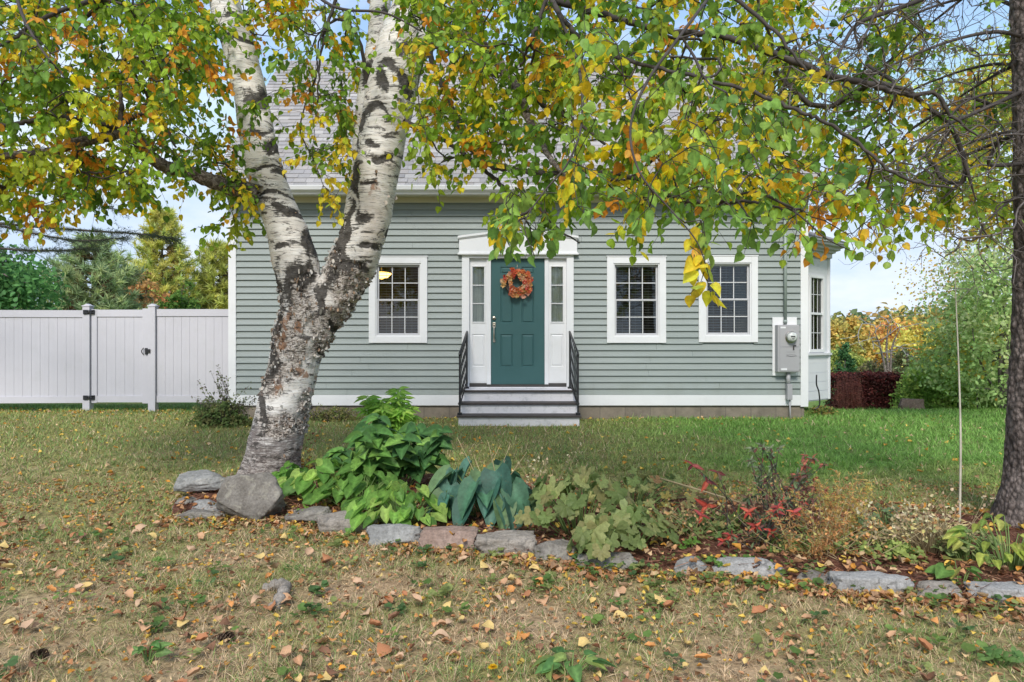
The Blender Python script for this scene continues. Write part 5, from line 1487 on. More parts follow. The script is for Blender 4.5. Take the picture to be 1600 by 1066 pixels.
# left, behind the fence
clump_tree('maple_tree', 'dense dark green tree behind the fence at the left edge', bx_(-45, 17), 17, hgt(372, 17), 4.6, [(.12, .28, .08), (.17, .35, .09), (.09, .22, .07)], .12, 17000, .1, .14, nb=26, gaps=.9)
clump_tree('maple_tree', 'dark green tree just outside the left of the picture behind the fence', bx_(-260, 18), 18, hgt(300, 18), 6.5, [(.03, .085, .03), (.04, .11, .035)], .2, 7000, .1, .16, nb=22, gaps=.9)
pine_tree('pine_tree', 'broad blue green pine with browning inner needles behind the fence', bx_(145, 21), 21, hgt(375, 21), 4.6, [(.44, .56, .27), (.54, .62, .28), (.36, .48, .25)], .36, 15, per=10, needles=26, hue2=(.34, .20, .10))
pine_tree('pine_tree', 'tall yellow green pine with open top rising behind the fence', bx_(252, 27), 27, hgt(332, 27), 4.0, [(.70, .70, .18), (.78, .72, .20), (.50, .60, .18)], .38, 20, per=9, needles=26, hue2=(.42, .28, .08))
pine_tree('pine_tree', 'small yellow pine beside the left house corner behind the fence', bx_(348, 29), 29, hgt(385, 29), 4.6, [(.66, .66, .16), (.54, .58, .16)], .42, 16, per=9, needles=26, hue2=(.4, .3, .1))
clump_tree('maple_tree', 'orange autumn tree between the two pines behind the fence', bx_(228, 24), 24, hgt(420, 24), 2.4, [(.50, .24, .10), (.55, .33, .12), (.42, .28, .12)], .12, 3500, .1, .07, nb=14, gaps=.2)
clump_tree('maple_tree', 'small bright green tree low behind the gate post', bx_(283, 22), 22, hgt(436, 22), 1.8, [(.10, .20, .04), (.14, .25, .05)], .10, 3500, .0, .06, nb=14, gaps=.8)
pine_tree('pine_tree', 'dark pine filling the gap left of the yellow pine', bx_(192, 25), 25, hgt(420, 25), 3.4, [(.07, .13, .06), (.09, .15, .07)], .32, 11, per=7, needles=18)
# right
clump_tree('cedar_tree', 'small pointed green evergreen above the burgundy hedge', bx_(1321, 24), 24, hgt(527, 24)+.9, 1.15, [(.06, .15, .06), (.08, .19, .07)], .07, 5000, .0, .06, shape='cone', nb=22, z0=-1.0, gaps=.9)
def rt(px, py, D, W_, pal, label, n=4200, leaf=.2, **k):
    return clump_tree('maple_tree', label, bx_(px, D), D, hgt(py, D)+1.0, W_, pal, leaf, n, k.pop('base', .08), k.pop('trunkr', .12), z0=-1.0, **k)
OR = [(.88, .46, .12), (.90, .56, .14), (.78, .36, .12)]; YE = [(.88, .66, .15), (.80, .68, .16)]; OG = [(.42, .42, .13), (.58, .48, .14), (.72, .48, .13)]; GR = [(.16, .28, .07), (.22, .36, .08)]
rt(1318, 483, 40, 3.6, OG, 'olive and rust coloured tree left of the row beyond the hedge')
rt(1352, 500, 44, 3.6, OG+OR, 'rusty olive tree second in the row beyond the hedge', gaps=.2)
rt(1392, 487, 42, 3.4, OR, 'reddish orange tree behind the bare white trunk', 2600, gaps=.1)
rt(1440, 495, 38, 3.8, OR+YE, 'bright orange and yellow tree in the middle of the far row')
rt(1478, 500, 40, 3.4, OR+[(.5, .3, .1)], 'orange tree beside the thin white pole', 3600)
rt(1520, 480, 36, 4, YE+GR, 'yellow green tree right of the far orange ones')
rt(1575, 500, 38, 4, OR+YE, 'golden tree half hidden behind the big green one')
rt(1315, 540, 30, 2.2, [(.35, .40, .10), (.28, .36, .10)], 'yellow green bush behind the pointed evergreen', 3600, .12)
rt(1420, 545, 28, 2.4, [(.13, .16, .06), (.22, .18, .08)], 'dark olive bush below the orange trees', 3600, .12)
rt(1368, 560, 27, 1.9, [(.10, .13, .05), (.16, .14, .07)], 'low dark green bush just above the hedge', 3000, .10)
e_ = empty('bare_tree', (bx_(1388, 22), 22, -1.0), 'slender bare tree with pale branches beyond the hedge', 'tree')
sb = Skeleton(); x0 = bx_(1388, 22)
for dx, top in ((0, 505), (-.35, 520), (.3, 515)):
    sp = sb.limb([(x0, 22, -1.1, .05), (x0+dx*.2, 22, .2, .042), (x0+dx*.6, 22.1, 1.1, .03), (x0+dx*1.2, 22, hgt(top, 22), .01)], 5); m = MB(); m.tube([p[:3] for p in sp], [p[3] for p in sp], 6); m.build('trunk', M['bough'], e_)
sb.grow([np.array([x0+random.gauss(0, .6), 22+random.gauss(0, .4), random.uniform(.6, 2.3)]) for _ in range(60)], up=.2, maxd=2, step=.15)
sb.build('branch', rk['light'], e_, .008, .006, .02, 4)
# hedge of burgundy barberry
def bush(name, label, cat, cx, cy, z0, sx_, sy_, H_, pal, leaf, n, stems=26, sr=1, box=0, stemm=None, mat=None, group=None, spread=1, tpl=None, up=.2):
    e_ = empty(name, (cx, cy, z0), label, cat, group); m = MB()
    for i in range(stems):
        a = random.uniform(0, 6.28); q = math.sqrt(random.random()); b = np.array([cx+sx_*.6*q*math.cos(a), cy+sy_*.6*q*math.sin(a), z0-.03])
        t_ = b+np.array([sx_*.45*math.cos(a)*spread*random.random(), sy_*.45*math.sin(a)*random.random(), H_*random.uniform(.6, 1.02)])
        mid = (b+t_)/2+rng.normal(0, .05*H_, 3); m.tube([b, (b+mid)/2, mid, t_], [.010*sr, .008*sr, .006*sr, .002*sr], 4, cap=False)
    m.build('stems', stemm or M['twig'], e_)
    if box:
        P_ = np.stack([rng.uniform(-1, 1, n), rng.uniform(-1, 1, n), rng.uniform(0, 1, n)], 1)
        k = rng.integers(0, 4, n); P_[k == 0, 1] = -1+.15*rng.uniform(0, 1, (k == 0).sum()); P_[k == 1, 2] = 1-.08*rng.uniform(0, 1, (k == 1).sum())
        P_ = P_*[sx_, sy_, H_]+rng.normal(0, .03, (n, 3)); N_ = rng.normal(0, 1, (n, 3))+[0, -.5, .4]
        P_[:, 2] += .05*sinn(P_[:, 0], P_[:, 1], 4)*P_[:, 2]/H_
    else:
        v_ = norm(rng.normal(0, 1, (n, 3))); v_[:, 2] = np.abs(v_[:, 2])
        lump = 1+.20*np.sin(v_[:, 0]*6+v_[:, 2]*4)*np.cos(v_[:, 1]*5+v_[:, 2]*7)
        P_ = v_*(rng.uniform(.15, 1, (n, 1))**.4)*[sx_, sy_, H_]*lump[:, None]; N_ = v_+rng.normal(0, .5, (n, 3))+[0, 0, up]
        keep = sinn(P_[:, 0]*1.1+P_[:, 1], P_[:, 2], 5/max(H_, .5), 2) > -.6-rng.uniform(0, .6, n); P_, N_ = P_[keep], N_[keep]
    n = len(P_); pc = np.array(pal)[(np.floor((sinn(P_[:, 0], P_[:, 2], 5/max(.4, H_), 7)+1)*.499*len(pal)+rng.uniform(-.6, .6, n))).astype(int).clip(0, len(pal)-1)]
    scatter('foliage', tpl or LT_lo, P_+[cx, cy, z0], rng.normal(0, 1, (n, 3))+[0, 0, .2], N_, leaf*rng.uniform(.6, 1.3, n), np.clip(pc*rng.uniform(.65, 1.35, (n, 1)), 0, .9), mat or M['far_leaf'], e_)
    return e_
hy = 17.0; hz_ = float(zg(9.3, hy))
bush('barberry_hedge', 'clipped burgundy hedge on the far side of the lawn', 'hedge', bx_(1352, hy), hy, hz_, .82, .5, hgt(586, hy)-hz_, [(.075, .022, .022), (.11, .03, .028), (.06, .022, .02), (.16, .045, .04)], .05, 16000, 60, .4, 1)
bush('spruce_shrub', 'reddish leafless twiggy bush at the left end of the hedge', 'shrub', bx_(1325, 16.2), 16.2, float(zg(8, 16.2)), .42, .3, 1.0, [(.20, .07, .055), (.13, .05, .045)], .028, 3200, 130, .35, 0, stemm=m_plain('red_twig', (.22, .09, .07), .7, .3, 9))
def rbush(px, top, bot, D, w, pal, label, n=7000, leaf=.07, st=10):
    z = hgt(bot, D); return bush('green_shrub', label, 'shrub', bx_(px, D), D, z, w, w*.8, hgt(top, D)-z, pal, leaf, n, st)
G2 = [(.26, .43, .09), (.38, .54, .12), (.46, .56, .15), (.30, .46, .10)]
rbush(1462, 548, 668, 15.5, 1.0, G2, 'round bright green shrub with dark forked stems beyond the lawn', 11000)
rbush(1525, 560, 668, 16.5, 1.2, G2, 'green shrub with yellowing leaves right of the round one', 9000)
rbush(1590, 545, 670, 15.5, 1.0, G2, 'green shrub behind the right conifer trunk', 6000)
rbush(1405, 600, 660, 20, 1.0, [(.30, .32, .12), (.2, .26, .1)], 'low yellow green bush behind the square stone', 3500)
clump_tree('willow_tree', 'tall light green tree with yellowing leaves behind the white pole', bx_(1570, 13.5), 13.5, hgt(350, 13.5)+.8, 3.4, [(.46, .60, .24), (.54, .66, .28), (.60, .70, .34), (.38, .54, .20)], .075, 17000, .22, .09, nb=26, z0=-.8, gaps=.0, accents=[(.8, .6, .12), (.8, .46, .10)], pacc=.10, trunks=2)
clump_tree('birch_tree', 'slender tree with small orange yellow leaves left of the tall light green tree', bx_(1530, 14.6), 14.6, hgt(330, 14.6)+.6, 3.0, [(.75, .52, .12), (.55, .60, .14), (.75, .42, .10), (.36, .50, .12)], .055, 2600, .42, .016, nb=16, z0=-.6, gaps=.1)
clump_tree('birch_tree', 'tall golden leaved tree behind the dead conifer branches', bx_(1590, 9.5), 9.5, hgt(30, 9.5), 3.0, [(.82, .58, .08), (.80, .50, .08), (.50, .56, .10), (.32, .44, .09)], .065, 13000, .48, .05, nb=20, z0=0, gaps=.2)
# square pink stone
q = G(1419, 652); D = 14.0
rock('rock', bx_(1419, D), D, hgt(640, D), .27, .22, .25, 'pink', 44, 'square pinkish granite block standing at the right end of the hedge', blocky=.95, cuts=2)
# large dark conifer bough reaching in from the left
e_ = empty('spruce_tree', (bx_(-260, 10.5), 10.5, 0), 'dark spruce outside the left edge reaching long drooping boughs into the picture', 'tree')
ss = Skeleton(); m = MB(); x0 = bx_(-260, 10.5); m.tube([(x0, 10.5, -.1), (x0, 10.5, 3), (x0+.1, 10.5, 7)], [.2, .15, .06], 10); m.build('trunk', M['spruce'], e_)
P_, A_, C_, S_ = [], [], [], []
for (pts) in ([(-260, 330, 10.5), (-100, 340, 10), (30, 352, 9.6), (130, 360, 9.3), (220, 366, 9.1), (268, 372, 9.0)], [(-260, 300, 10.5), (-100, 330, 10.2), (40, 362, 10), (120, 376, 9.9), (190, 372, 9.8)], [(-260, 340, 10.5), (-100, 372, 10), (0, 388, 9.7), (80, 392, 9.5), (140, 388, 9.4)], [(-260, 250, 10.5), (-80, 270, 10), (80, 300, 9.8), (190, 330, 9.5)]):
    sp = smooth_path([at(*p) for p in pts], 10); m = MB(); m.tube(sp, [.03*(1-i/len(sp)*.85) for i in range(len(sp))], 6); m.build('branch', M['twig'], e_)
    for i in range(8, len(sp)):
        for _ in range(5):
            d = norm(sp[i]-sp[i-1]); sd = norm(d*.8+rng.normal(0, .7, 3)*[1, 1, .35]+[0, 0, -.1]); L_ = random.uniform(.15, .42)*(1.25-i/len(sp)*.6)
            for q in range(26):
                u = q/26; P_.append(sp[i]+sd*L_*u); A_.append(norm(sd*.8+rng.normal(0, .7, 3))); C_.append(np.array(random.choice([(.035, .06, .03), (.05, .08, .04), (.10, .10, .07)]))*random.uniform(.7, 1.3)); S_.append((.006, .045, .05))
scatter('needles', [([(-.5, 0, 0), (.5, 0, 0), (0, 1, .05)], [(0, 1, 2)])], P_, A_, rng.normal(0, 1, (len(P_), 3)), S_, C_, M['needle'], e_, False)
# far woods closing the horizon
P_, N_, C_ = [], [], []
for k in range(900):
    a = R(random.uniform(-62, 62)); D = random.uniform(70, 95); c = np.array([D*math.sin(a), D*math.cos(a), random.uniform(-1, 3.6)])
    col = np.array(random.choice([(.20, .28, .10), (.28, .32, .12), (.60, .38, .13), (.66, .50, .16), (.16, .22, .10)]))
    v_ = norm(rng.normal(0, 1, (90, 3)))*rng.uniform(.3, 1, (90, 1))*[2.2, 2.2, 1.7]; P_.append(v_+c); N_.append(v_+[0, 0, .5]); C_.append(col*rng.uniform(.6, 1.3, (90, 1)))
P_ = np.concatenate(P_); N_ = np.concatenate(N_)
o = scatter('far_woods', LT_lo, P_, rng.normal(0, 1, P_.shape), N_, rng.uniform(.35, .8, len(P_)), np.concatenate(C_), M['far_leaf']); tag(o, 'distant mixed autumn woods closing the horizon', 'woods', kind='stuff')
# ================= BED PLANTS =================
def wide_leaf(n=6, wid=.42, cup=.2, bend=.3, lobe=0.0, wave=0.0, tip=1.0, veins=0.0):
    """broad leaf as a 5-column grid; lobe pulls the base corners back (heart)"""
    V = []; Fc = []
    for i in range(n+1):
        t_ = i/n; w = wid*(math.sin(math.pi*min(1, (t_*.93+.07)**(.62)))**.85)
        if i == n: w = .004
        for k, s in enumerate((-1, -.5, 0, .5, 1)):
            x_ = w*s; y_ = t_-lobe*(abs(s)**1.5)*(1-t_)**2
            z_ = cup*abs(x_)*1.2-bend*t_*t_+wave*math.sin(t_*9+k*2)*abs(s)-(veins if s in (-.5, .5) and i % 2 else 0)
            V.append((x_, y_, z_))
    for i in range(n):
        for k in range(4): Fc.append((i*5+k, i*5+k+1, (i+1)*5+k+1, (i+1)*5+k))
    return V, Fc, [(1.45 if q % 5 == 2 else (1.08 if (q//5) % 2 else .86) if q % 5 in (1, 3) else .95) for q in range(len(V))]
def lobed_leaf(lobes=5, depth=.16, cup=.12, seg=6, teeth=.05, seed=0):
    r = random.Random(seed); V = [(0, 0, 0)]; Fc = []; m_ = lobes*seg; rings = (.35, .7, 1)
    for q in rings:
        for k in range(m_+1):
            a = -math.pi*.86+2*math.pi*.86*k/m_
            rr = .5*(1-depth*(1-abs(math.cos(a*lobes/2/.86)))*1.4)*(1+teeth*(1 if k % 2 else -1)*(q == 1))
            fold = .035*math.cos(a*lobes/.86)*q
            V.append((q*rr*math.sin(a), q*rr*math.cos(a)+.0, fold+cup*q*q*(.6+.4*math.cos(a*2))-.18*q*q*max(0, math.cos(a))+r.uniform(-.015, .015)))
    for k in range(m_): Fc.append((0, 1+k, 2+k))
    for i in range(2):
        o = 1+i*(m_+1)
        for k in range(m_): Fc.append((o+k, o+m_+1+k, o+m_+2+k, o+k+1))
    return V, Fc
HEART = [wide_leaf(6, .46, .25, .18, .28), wide_leaf(6, .44, .1, .32, .3, .015), wide_leaf(6, .48, .35, .08, .25, .01)]
HOSTA = [wide_leaf(8, .36, .38, .35, .12, .012, veins=.01), wide_leaf(8, .38, .25, .55, .14, .016, veins=.01), wide_leaf(8, .34, .5, .22, .1, .012, veins=.01)]
BROAD = [wide_leaf(6, .30, .3, .25), wide_leaf(6, .33, .2, .4, 0, .012), wide_leaf(6, .28, .45, .15)]
LANCE = [wide_leaf(4, .21, .3, .2), wide_leaf(4, .19, .2, .45)]
MALLOW = [lobed_leaf(5, .22, .12, 6, .05, 1), lobed_leaf(5, .25, -.02, 6, .06, 2), lobed_leaf(5, .2, .2, 6, .05, 3)]
TREF = [lobed_leaf(3, .4, .1, 6, .04, 4), lobed_leaf(3, .35, .05, 6, .05, 5)]
STRAP = [([(-.5, 0, 0), (.5, 0, 0), (-.5, .3, .12), (.5, .3, .12), (-.42, .6, .12), (.42, .6, .12), (-.25, .85, -.02), (.25, .85, -.02), (0, 1, -.16)], [(0, 1, 3, 2), (2, 3, 5, 4), (4, 5, 7, 6), (6, 7, 8)])]
def gz(x, y): return float(zg(x, y))+.03
def plant(name, label, cat, x, y, leaves, stems, tpl, leafmat, stemmat, group=None):
    """leaves: list (p, a, n, s, c); stems: list (pts, radii)"""
    e_ = empty(name, (x, y, gz(x, y)), label, cat, group)
    if stems:
        m = MB()
        for pts, rr in stems: m.tube(pts, rr, 5, cap=False)
        m.build('stems', stemmat, e_)
    if leaves:
        P_, A_, N_, S_, C_ = zip(*leaves)
        scatter('leaves', tpl, P_, A_, N_, np.array([s if hasattr(s, '__len__') else (s, s, s) for s in S_]), np.clip(C_, 0, .9), leafmat, e_)
    return e_
def J(c, a=.25): return np.array(c)*random.uniform(1-a, 1+a)
U = random.uniform
def mound(name, label, x, y, rx, ry, h, n, size, pal, tpl, mat=None, stemmat=None, droop=.4, face=.5, cat='plant', inner=.15, group=None, pacc=0, acc=None):
    """leaves on petioles forming a mound; each leaf faces up and outwards"""
    L_, S_ = [], []; z0 = gz(x, y)
    for i in range(n):
        a = U(0, 6.283); q = math.sqrt(U(inner**2, 1)); ex = rx*q*math.cos(a); ey = ry*q*math.sin(a)
        zz = z0+h*math.sqrt(max(0, 1-q*q*.85))*U(.55, 1.05)
        p = np.array([x+ex, y+ey, max(zz, z0+.02)]); out = norm(np.array([ex/rx, ey/ry, 0])+rng.normal(0, .25, 3)*[1, 1, 0]+[0, -.15, 0])
        A = norm(out+np.array([0, 0, -droop*U(.3, 1.6)])); N = np.array([0, -.25, .9])+out*face+rng.normal(0, .38, 3)
        c = J(random.choice(pal)) if random.random() > pacc else J(random.choice(acc))
        L_.append((p, A, N, size*U(.6, 1.2), c))
        b = np.array([x+ex*.25, y+ey*.25, z0-.03]); S_.append(([b, (b+p)/2+[ex*.05, ey*.05, h*.18], p], [.004, .003, .0022]))
    return plant(name, label, cat, x, y, L_, S_, tpl, mat or M['leaf'], stemmat or M['stem_green'], group)
# hydrangea-like dark shrub
def g2(px, py): return G(px, py)
x, y = g2(600, 772); z0 = gz(x, y); L_, S_ = [], []
for i in range(24):
    a = U(0, 6.28); q = math.sqrt(random.random()); b = np.array([x+.22*q*math.cos(a), y+.16*q*math.sin(a), z0])
    t_ = np.array([x+.52*q*math.cos(a), y+.38*q*math.sin(a), z0+U(.30, .66)*(1-.25*q)]); mid = (b+t_)/2+[0, 0, .06]
    pts = smooth_path([b, mid, t_], 4); S_.append((pts, [.006-.004*k/len(pts) for k in range(len(pts))]))
    d = norm(t_-mid)
    for k in range(3, len(pts)):
        for s_ in range(2 if k < len(pts)-1 else 4):
            aa = (k*1.57+s_*math.pi if k < len(pts)-1 else s_*1.26+k)+U(-.3, .3)
            o_ = np.array([math.cos(aa), math.sin(aa), U(.0, .5)])
            L_.append((pts[k], norm(o_+[0, -.1, -.35]), np.array([0, -.75, 1])+rng.normal(0, .35, 3), U(.13, .21), J(random.choice([(.07, .17, .04), (.10, .22, .045), (.055, .14, .04), (.16, .30, .06)]), .2)))
plant('leafy_shrub', 'knee high shrub with large dark green pointed leaves right of the birch', 'shrub', x, y, L_, S_, BROAD, M['waxy'], M['stem_green'])
# bright peony
x, y = g2(612, 722); z0 = gz(x, y); L_, S_ = [], []
for i in range(22):
    a = U(0, 6.28); q = math.sqrt(random.random()); b = np.array([x, y, z0]); t_ = np.array([x+.30*q*math.cos(a), y+.28*q*math.sin(a), z0+U(.45, .84)*(1-.15*q)])
    pts = smooth_path([b, (b+t_)/2+[0, 0, .1], t_], 4); S_.append((pts, [.005-.003*k/len(pts) for k in range(len(pts))]))
    for k in range(3, len(pts)):
        for s_ in range(6):
            aa = s_*1.05+k; o_ = np.array([math.cos(aa), math.sin(aa), U(-.1, .5)]); L_.append((pts[k]+o_*.02, norm(o_+[0, 0, -.2]), np.array([0, -.8, 1])+rng.normal(0, .3, 3), U(.08, .13), J(random.choice([(.34, .58, .10), (.42, .64, .12), (.26, .48, .08)]), .2)))
plant('peony_plant', 'bright lime green leafy plant rising behind the dark green shrub', 'plant', x, y, L_, S_, LANCE, M['leaf'], M['stem_green'])
LIME = [(.20, .38, .07), (.27, .46, .09), (.15, .31, .06), (.36, .52, .12), (.11, .24, .05)]
x, y = g2(505, 790); mound('heart_leaf_plant', 'low lime green heart leaved plant at the foot of the birch', x, y, .36, .26, .32, 72, .115, LIME, HEART, droop=.5)
x, y = g2(455, 778); mound('heart_leaf_plant', 'small bright green plant tight against the birch trunk', x, y, .14, .13, .26, 45, .085, [(.12, .28, .05), (.16, .34, .06)], HEART, droop=.4)
x, y = g2(628, 822); mound('heart_leaf_plant', 'spreading patch of light green heart shaped leaves left of the blue hosta', x, y, .38, .30, .26, 88, .11, LIME, HEART, droop=.75, face=.8)
x, y = g2(560, 800); mound('heart_leaf_plant', 'green heart leaved patch under the dark green shrub', x, y, .38, .25, .30, 60, .115, [(.12, .25, .05), (.16, .31, .06)], HEART, droop=.6)
x, y = g2(762, 815); mound('hosta', 'large blue green hosta with broad drooping leaves', x, y, .36, .30, .42, 46, .25, [(.045, .125, .090), (.065, .155, .115), (.09, .20, .145), (.06, .15, .085), (.12, .20, .09)], HOSTA, M['waxy'], droop=1.0, face=1.1, inner=.25)
m = MB()
for i in range(7):
    a = U(-.25, .25); b = np.array([x+U(-.1, .15), y+U(-.1, .1), .1]); m.tube([b, b+[a*.3, -.02, .2], b+[a, -.05, U(.33, .52)]], [.003, .0025, .0015], 4)
o = m.build('dry_flower_stalks', M['stem_dry']); tag(o, 'thin dry flower stalks standing up through the blue hosta', 'stalks')
ML = [(.27, .34, .12), (.33, .40, .15), (.22, .30, .10), (.40, .43, .17), (.36, .34, .14)]
x, y = g2(905, 842); mound('mallow_plant', 'sprawling plant with large lobed grey green leaves right of the hosta', x, y, .42, .34, .42, 52, .15, ML, MALLOW, droop=.9, face=1.2)
x, y = g2(935, 885); mound('mallow_plant', 'drooping lobed leaves of a plant hanging over the edging stones', x, y, .20, .15, .24, 16, .19, ML, MALLOW, droop=1.2, face=1.3)
x, y = g2(985, 862); mound('mallow_plant', 'smaller grey green lobed plant right of the drooping leaves', x, y, .26, .22, .26, 34, .13, ML, MALLOW, droop=.7, face=1.0)
x, y = g2(990, 800); mound('mallow_plant', 'pale lobed plant with yellowing leaves behind the large one', x, y, .50, .36, .27, 80, .09, ML+[(.36, .36, .14)], MALLOW, droop=.5, pacc=.2, acc=[(.5, .42, .12), (.42, .25, .12), (.5, .5, .2)])
x, y = g2(842, 800); mound('columbine_plant', 'small pale green lobed plant between the hosta and the mallow', x, y, .16, .14, .16, 34, .06, [(.24, .34, .13), (.20, .31, .14)], TREF, droop=.3)
# wispy stalks with seed heads
def wisps(px, py, n, h, lab, spread=.2, pal=None, mat=None):
    x, y = g2(px, py); L_, S_ = [], []
    for i in range(n):
        b = np.array([x+U(-spread, spread)*.6, y+U(-.1, .1), gz(x, y)-.02]); t_ = b+np.array([U(-spread, spread), U(-.1, .1), h*U(.6, 1)]); pts = smooth_path([b, (b+t_)/2+rng.normal(0, .02, 3), t_], 4)
        S_.append((pts, [.0022, .002, .002, .0018, .0016, .0014, .0012, .001, .001]))
        for k in range(10):
            p = pts[random.randint(3, 8)]+rng.normal(0, .012, 3); L_.append((p, rng.normal(0, 1, 3)+[0, 0, .8], rng.normal(0, 1, 3), U(.012, .028), J(random.choice(pal or [(.45, .38, .22), (.4, .3, .2), (.5, .46, .3)]))))
    return plant('grass_stalks', lab, 'stalks', x, y, L_, S_, LT_lo, M['litter'], mat or M['stem_dry'])
wisps(838, 800, 13, .52, 'wispy dry stalks rising between the hosta and the mallow', .25)
wisps(450, 745, 6, .5, 'few dry reddish stalks right behind the birch trunk', .2, [(.35, .15, .1)])
wisps(1420, 872, 34, .40, 'pale straw coloured seed stalks before the white pole', .35)
# strappy daylily foliage
def straps(name, px, py, n, L, pal, lab, w=.014, flat=.5):
    x, y = g2(px, py); L_ = []
    for i in range(n):
        a = U(0, 6.28); L_.append((np.array([x+U(-.1, .1), y+U(-.06, .06), gz(x, y)-.02]), np.array([math.cos(a), math.sin(a)*.7-.1, U(.2, 1.3)*(1-flat*.5)]), np.array([-math.cos(a)*.6, -math.sin(a)*.6, 1])+rng.normal(0, .1, 3), (w, L*U(.6, 1.15), L*1.6), J(random.choice(pal))))
    return plant(name, lab, 'plant', x, y, L_, [], STRAP, M['leaf'], None)
straps('daylily', 1120, 836, 60, .34, [(.20, .30, .07), (.30, .34, .09), (.45, .40, .15), (.14, .24, .06)], 'arching strap leaved daylily clump between the red leaved stems', flat=1.2)
straps('daylily', 1060, 830, 34, .32, [(.16, .28, .08), (.24, .32, .10)], 'green arching daylily leaves right of the mallow', flat=1.6)
straps('daylily', 1215, 862, 34, .26, [(.42, .32, .18), (.18, .26, .07), (.35, .22, .10)], 'half withered daylily clump under the red leaved shrub', flat=1.0)
# red leaved shrubs: stems with leaves placed at tips
RED = [(.42, .06, .04), (.52, .10, .06), (.34, .06, .06), (.26, .04, .035)]; DK = [(.10, .14, .06), (.14, .06, .05), (.17, .11, .07), (.08, .12, .06)]
def stems_with_tips(name, lab, tips, base, leaf, tpl=LANCE, mat=None, n=5, br=.004, side=4, sm=None, pal2=None, cat='shrub'):
    x, y = base; L_, S_ = [], []
    for (px, py, D, pal) in tips:
        t_ = at(px, py, D); b = np.array([x+U(-.12, .12), y+U(-.08, .08), gz(x, y)-.02]); pts = smooth_path([b, b*.45+t_*.55+[U(-.04, .04), 0, .03], t_], 5)
        S_.append((pts, [br*(1-.6*k/len(pts)) for k in range(len(pts))]))
        for k in range(n):
            a = k*6.28/n+U(-.3, .3); o_ = np.array([math.cos(a), U(-.6, .3), math.sin(a)*.8-.25]); L_.append((t_, norm(o_), np.array([0, -.8, .6])+rng.normal(0, .3, 3), leaf*U(.7, 1.2), J(random.choice(pal))))
        for k in range(side):
            i = random.randint(3, len(pts)-1); L_.append((pts[i], rng.normal(0, 1, 3)+[0, -.3, .2], np.array([0, -.5, 1])+rng.normal(0, .4, 3), leaf*U(.5, 1), J(random.choice(pal2 or DK))))
    return plant(name, lab, cat, x, y, L_, S_, tpl, mat or M['waxy'], sm or M['twig'])
stems_with_tips('red_leaf_shrub', 'shrub with clusters of bright red leaves among dark stems', [(1212, 800, 4.2, RED), (1216, 792, 4.15, RED), (1240, 800, 4.2, RED), (1170, 800, 4.2, RED), (1205, 830, 4.1, RED), (1180, 822, 4.1, RED), (1225, 785, 4.4, RED), (1195, 815, 4.3, RED), (1255, 785, 4.4, RED+DK), (1130, 845, 4.15, RED), (1142, 836, 4.15, RED)]+[(U(1150, 1270), U(740, 850), U(4.3, 4.6), DK) for _ in range(26)], g2(1205, 868), .052, side=10)
stems_with_tips('red_leaf_shrub', 'thin leaning stems with a few scarlet leaves left of the red clustered shrub', [(1105, 752, 4.5, [RED[1], (.22, .04, .05)]), (1082, 727, 4.55, [(.22, .05, .06), (.3, .07, .06)]), (1104, 790, 4.4, RED), (1120, 738, 4.5, [(.2, .05, .05), (.45, .3, .08)]), (1096, 805, 4.35, RED)], g2(1150, 850), .075, n=3, side=2)
stems_with_tips('burgundy_shrub', 'upright stems with small burgundy and dark green leaves behind the red leaved shrub', [(U(1225, 1290), U(690, 800), U(4.6, 4.9), [(.22, .06, .04), (.3, .10, .06), (.10, .13, .05), (.18, .08, .06)]) for _ in range(20)]+[(U(1170, 1225), U(695, 760), U(4.6, 4.9), [(.12, .20, .08), (.20, .24, .14)]) for _ in range(12)], g2(1225, 838), .045, side=12, pal2=DK+[(.24, .07, .05)])
# feathery orange plants
wisps(1080, 850, 22, .30, 'tangled dry brown stalks between the mallow and the red leaved shrub', .5, [(.40, .30, .14), (.30, .34, .12), (.45, .25, .12)])
wisps(1330, 880, 26, .30, 'tangled orange brown stalks around the feathery plants', .5, [(.55, .30, .12), (.45, .40, .14), (.5, .24, .1)])
wisps(1240, 850, 22, .42, 'loose olive and brown stalks among the burgundy stems', .45, [(.26, .30, .10), (.42, .26, .12), (.3, .12, .08)])
x, y = g2(1075, 845); mound('trailing_plant', 'trailing small leaved green plant on the mulch right of the mallow', x, y, .42, .26, .12, 80, .05, [(.20, .32, .10), (.28, .36, .12), (.40, .36, .14)], TREF, droop=.2)
x, y = g2(1285, 868); mound('trailing_plant', 'low rusty green undergrowth below the feathery orange plants', x, y, .40, .22, .13, 90, .045, [(.22, .32, .09), (.50, .28, .10), (.42, .38, .12)], TREF+LANCE, droop=.2)
def feather(px, py, top, w, n, pal, lab, D=None):
    x, y = g2(px, py); z0 = gz(x, y); h = (py-top)*y/F; L_, S_ = [], []
    for i in range(n):
        b = np.array([x+U(-.5, .5)*w*.5, y+U(-.08, .08), z0-.02]); t_ = b+np.array([U(-.5, .5)*w, U(-.1, .1), h*U(.5, 1)]); pts = smooth_path([b, (b+t_)/2+rng.normal(0, .02, 3), t_], 5); S_.append((pts, [.003*(1-.7*k/len(pts)) for k in range(len(pts))]))
        for k in range(2, len(pts)):
            for s_ in range(3):
                d = norm(rng.normal(0, 1, 3)*[1, 1, .4]+[0, 0, .35]); l_ = U(.04, .10)
                for q in range(6): L_.append((pts[k]+d*l_*q/6, norm(d*.5+rng.normal(0, .8, 3)), rng.normal(0, 1, 3), (U(.006, .01), U(.015, .028), .02), J(random.choice(pal), .35)))
    return plant('feathery_plant', lab, 'plant', x, y, L_, S_, LT_lo, M['leaf'], M['stem_dry'])
OF = [(.75, .40, .14), (.70, .48, .18), (.52, .28, .12), (.46, .46, .16)]
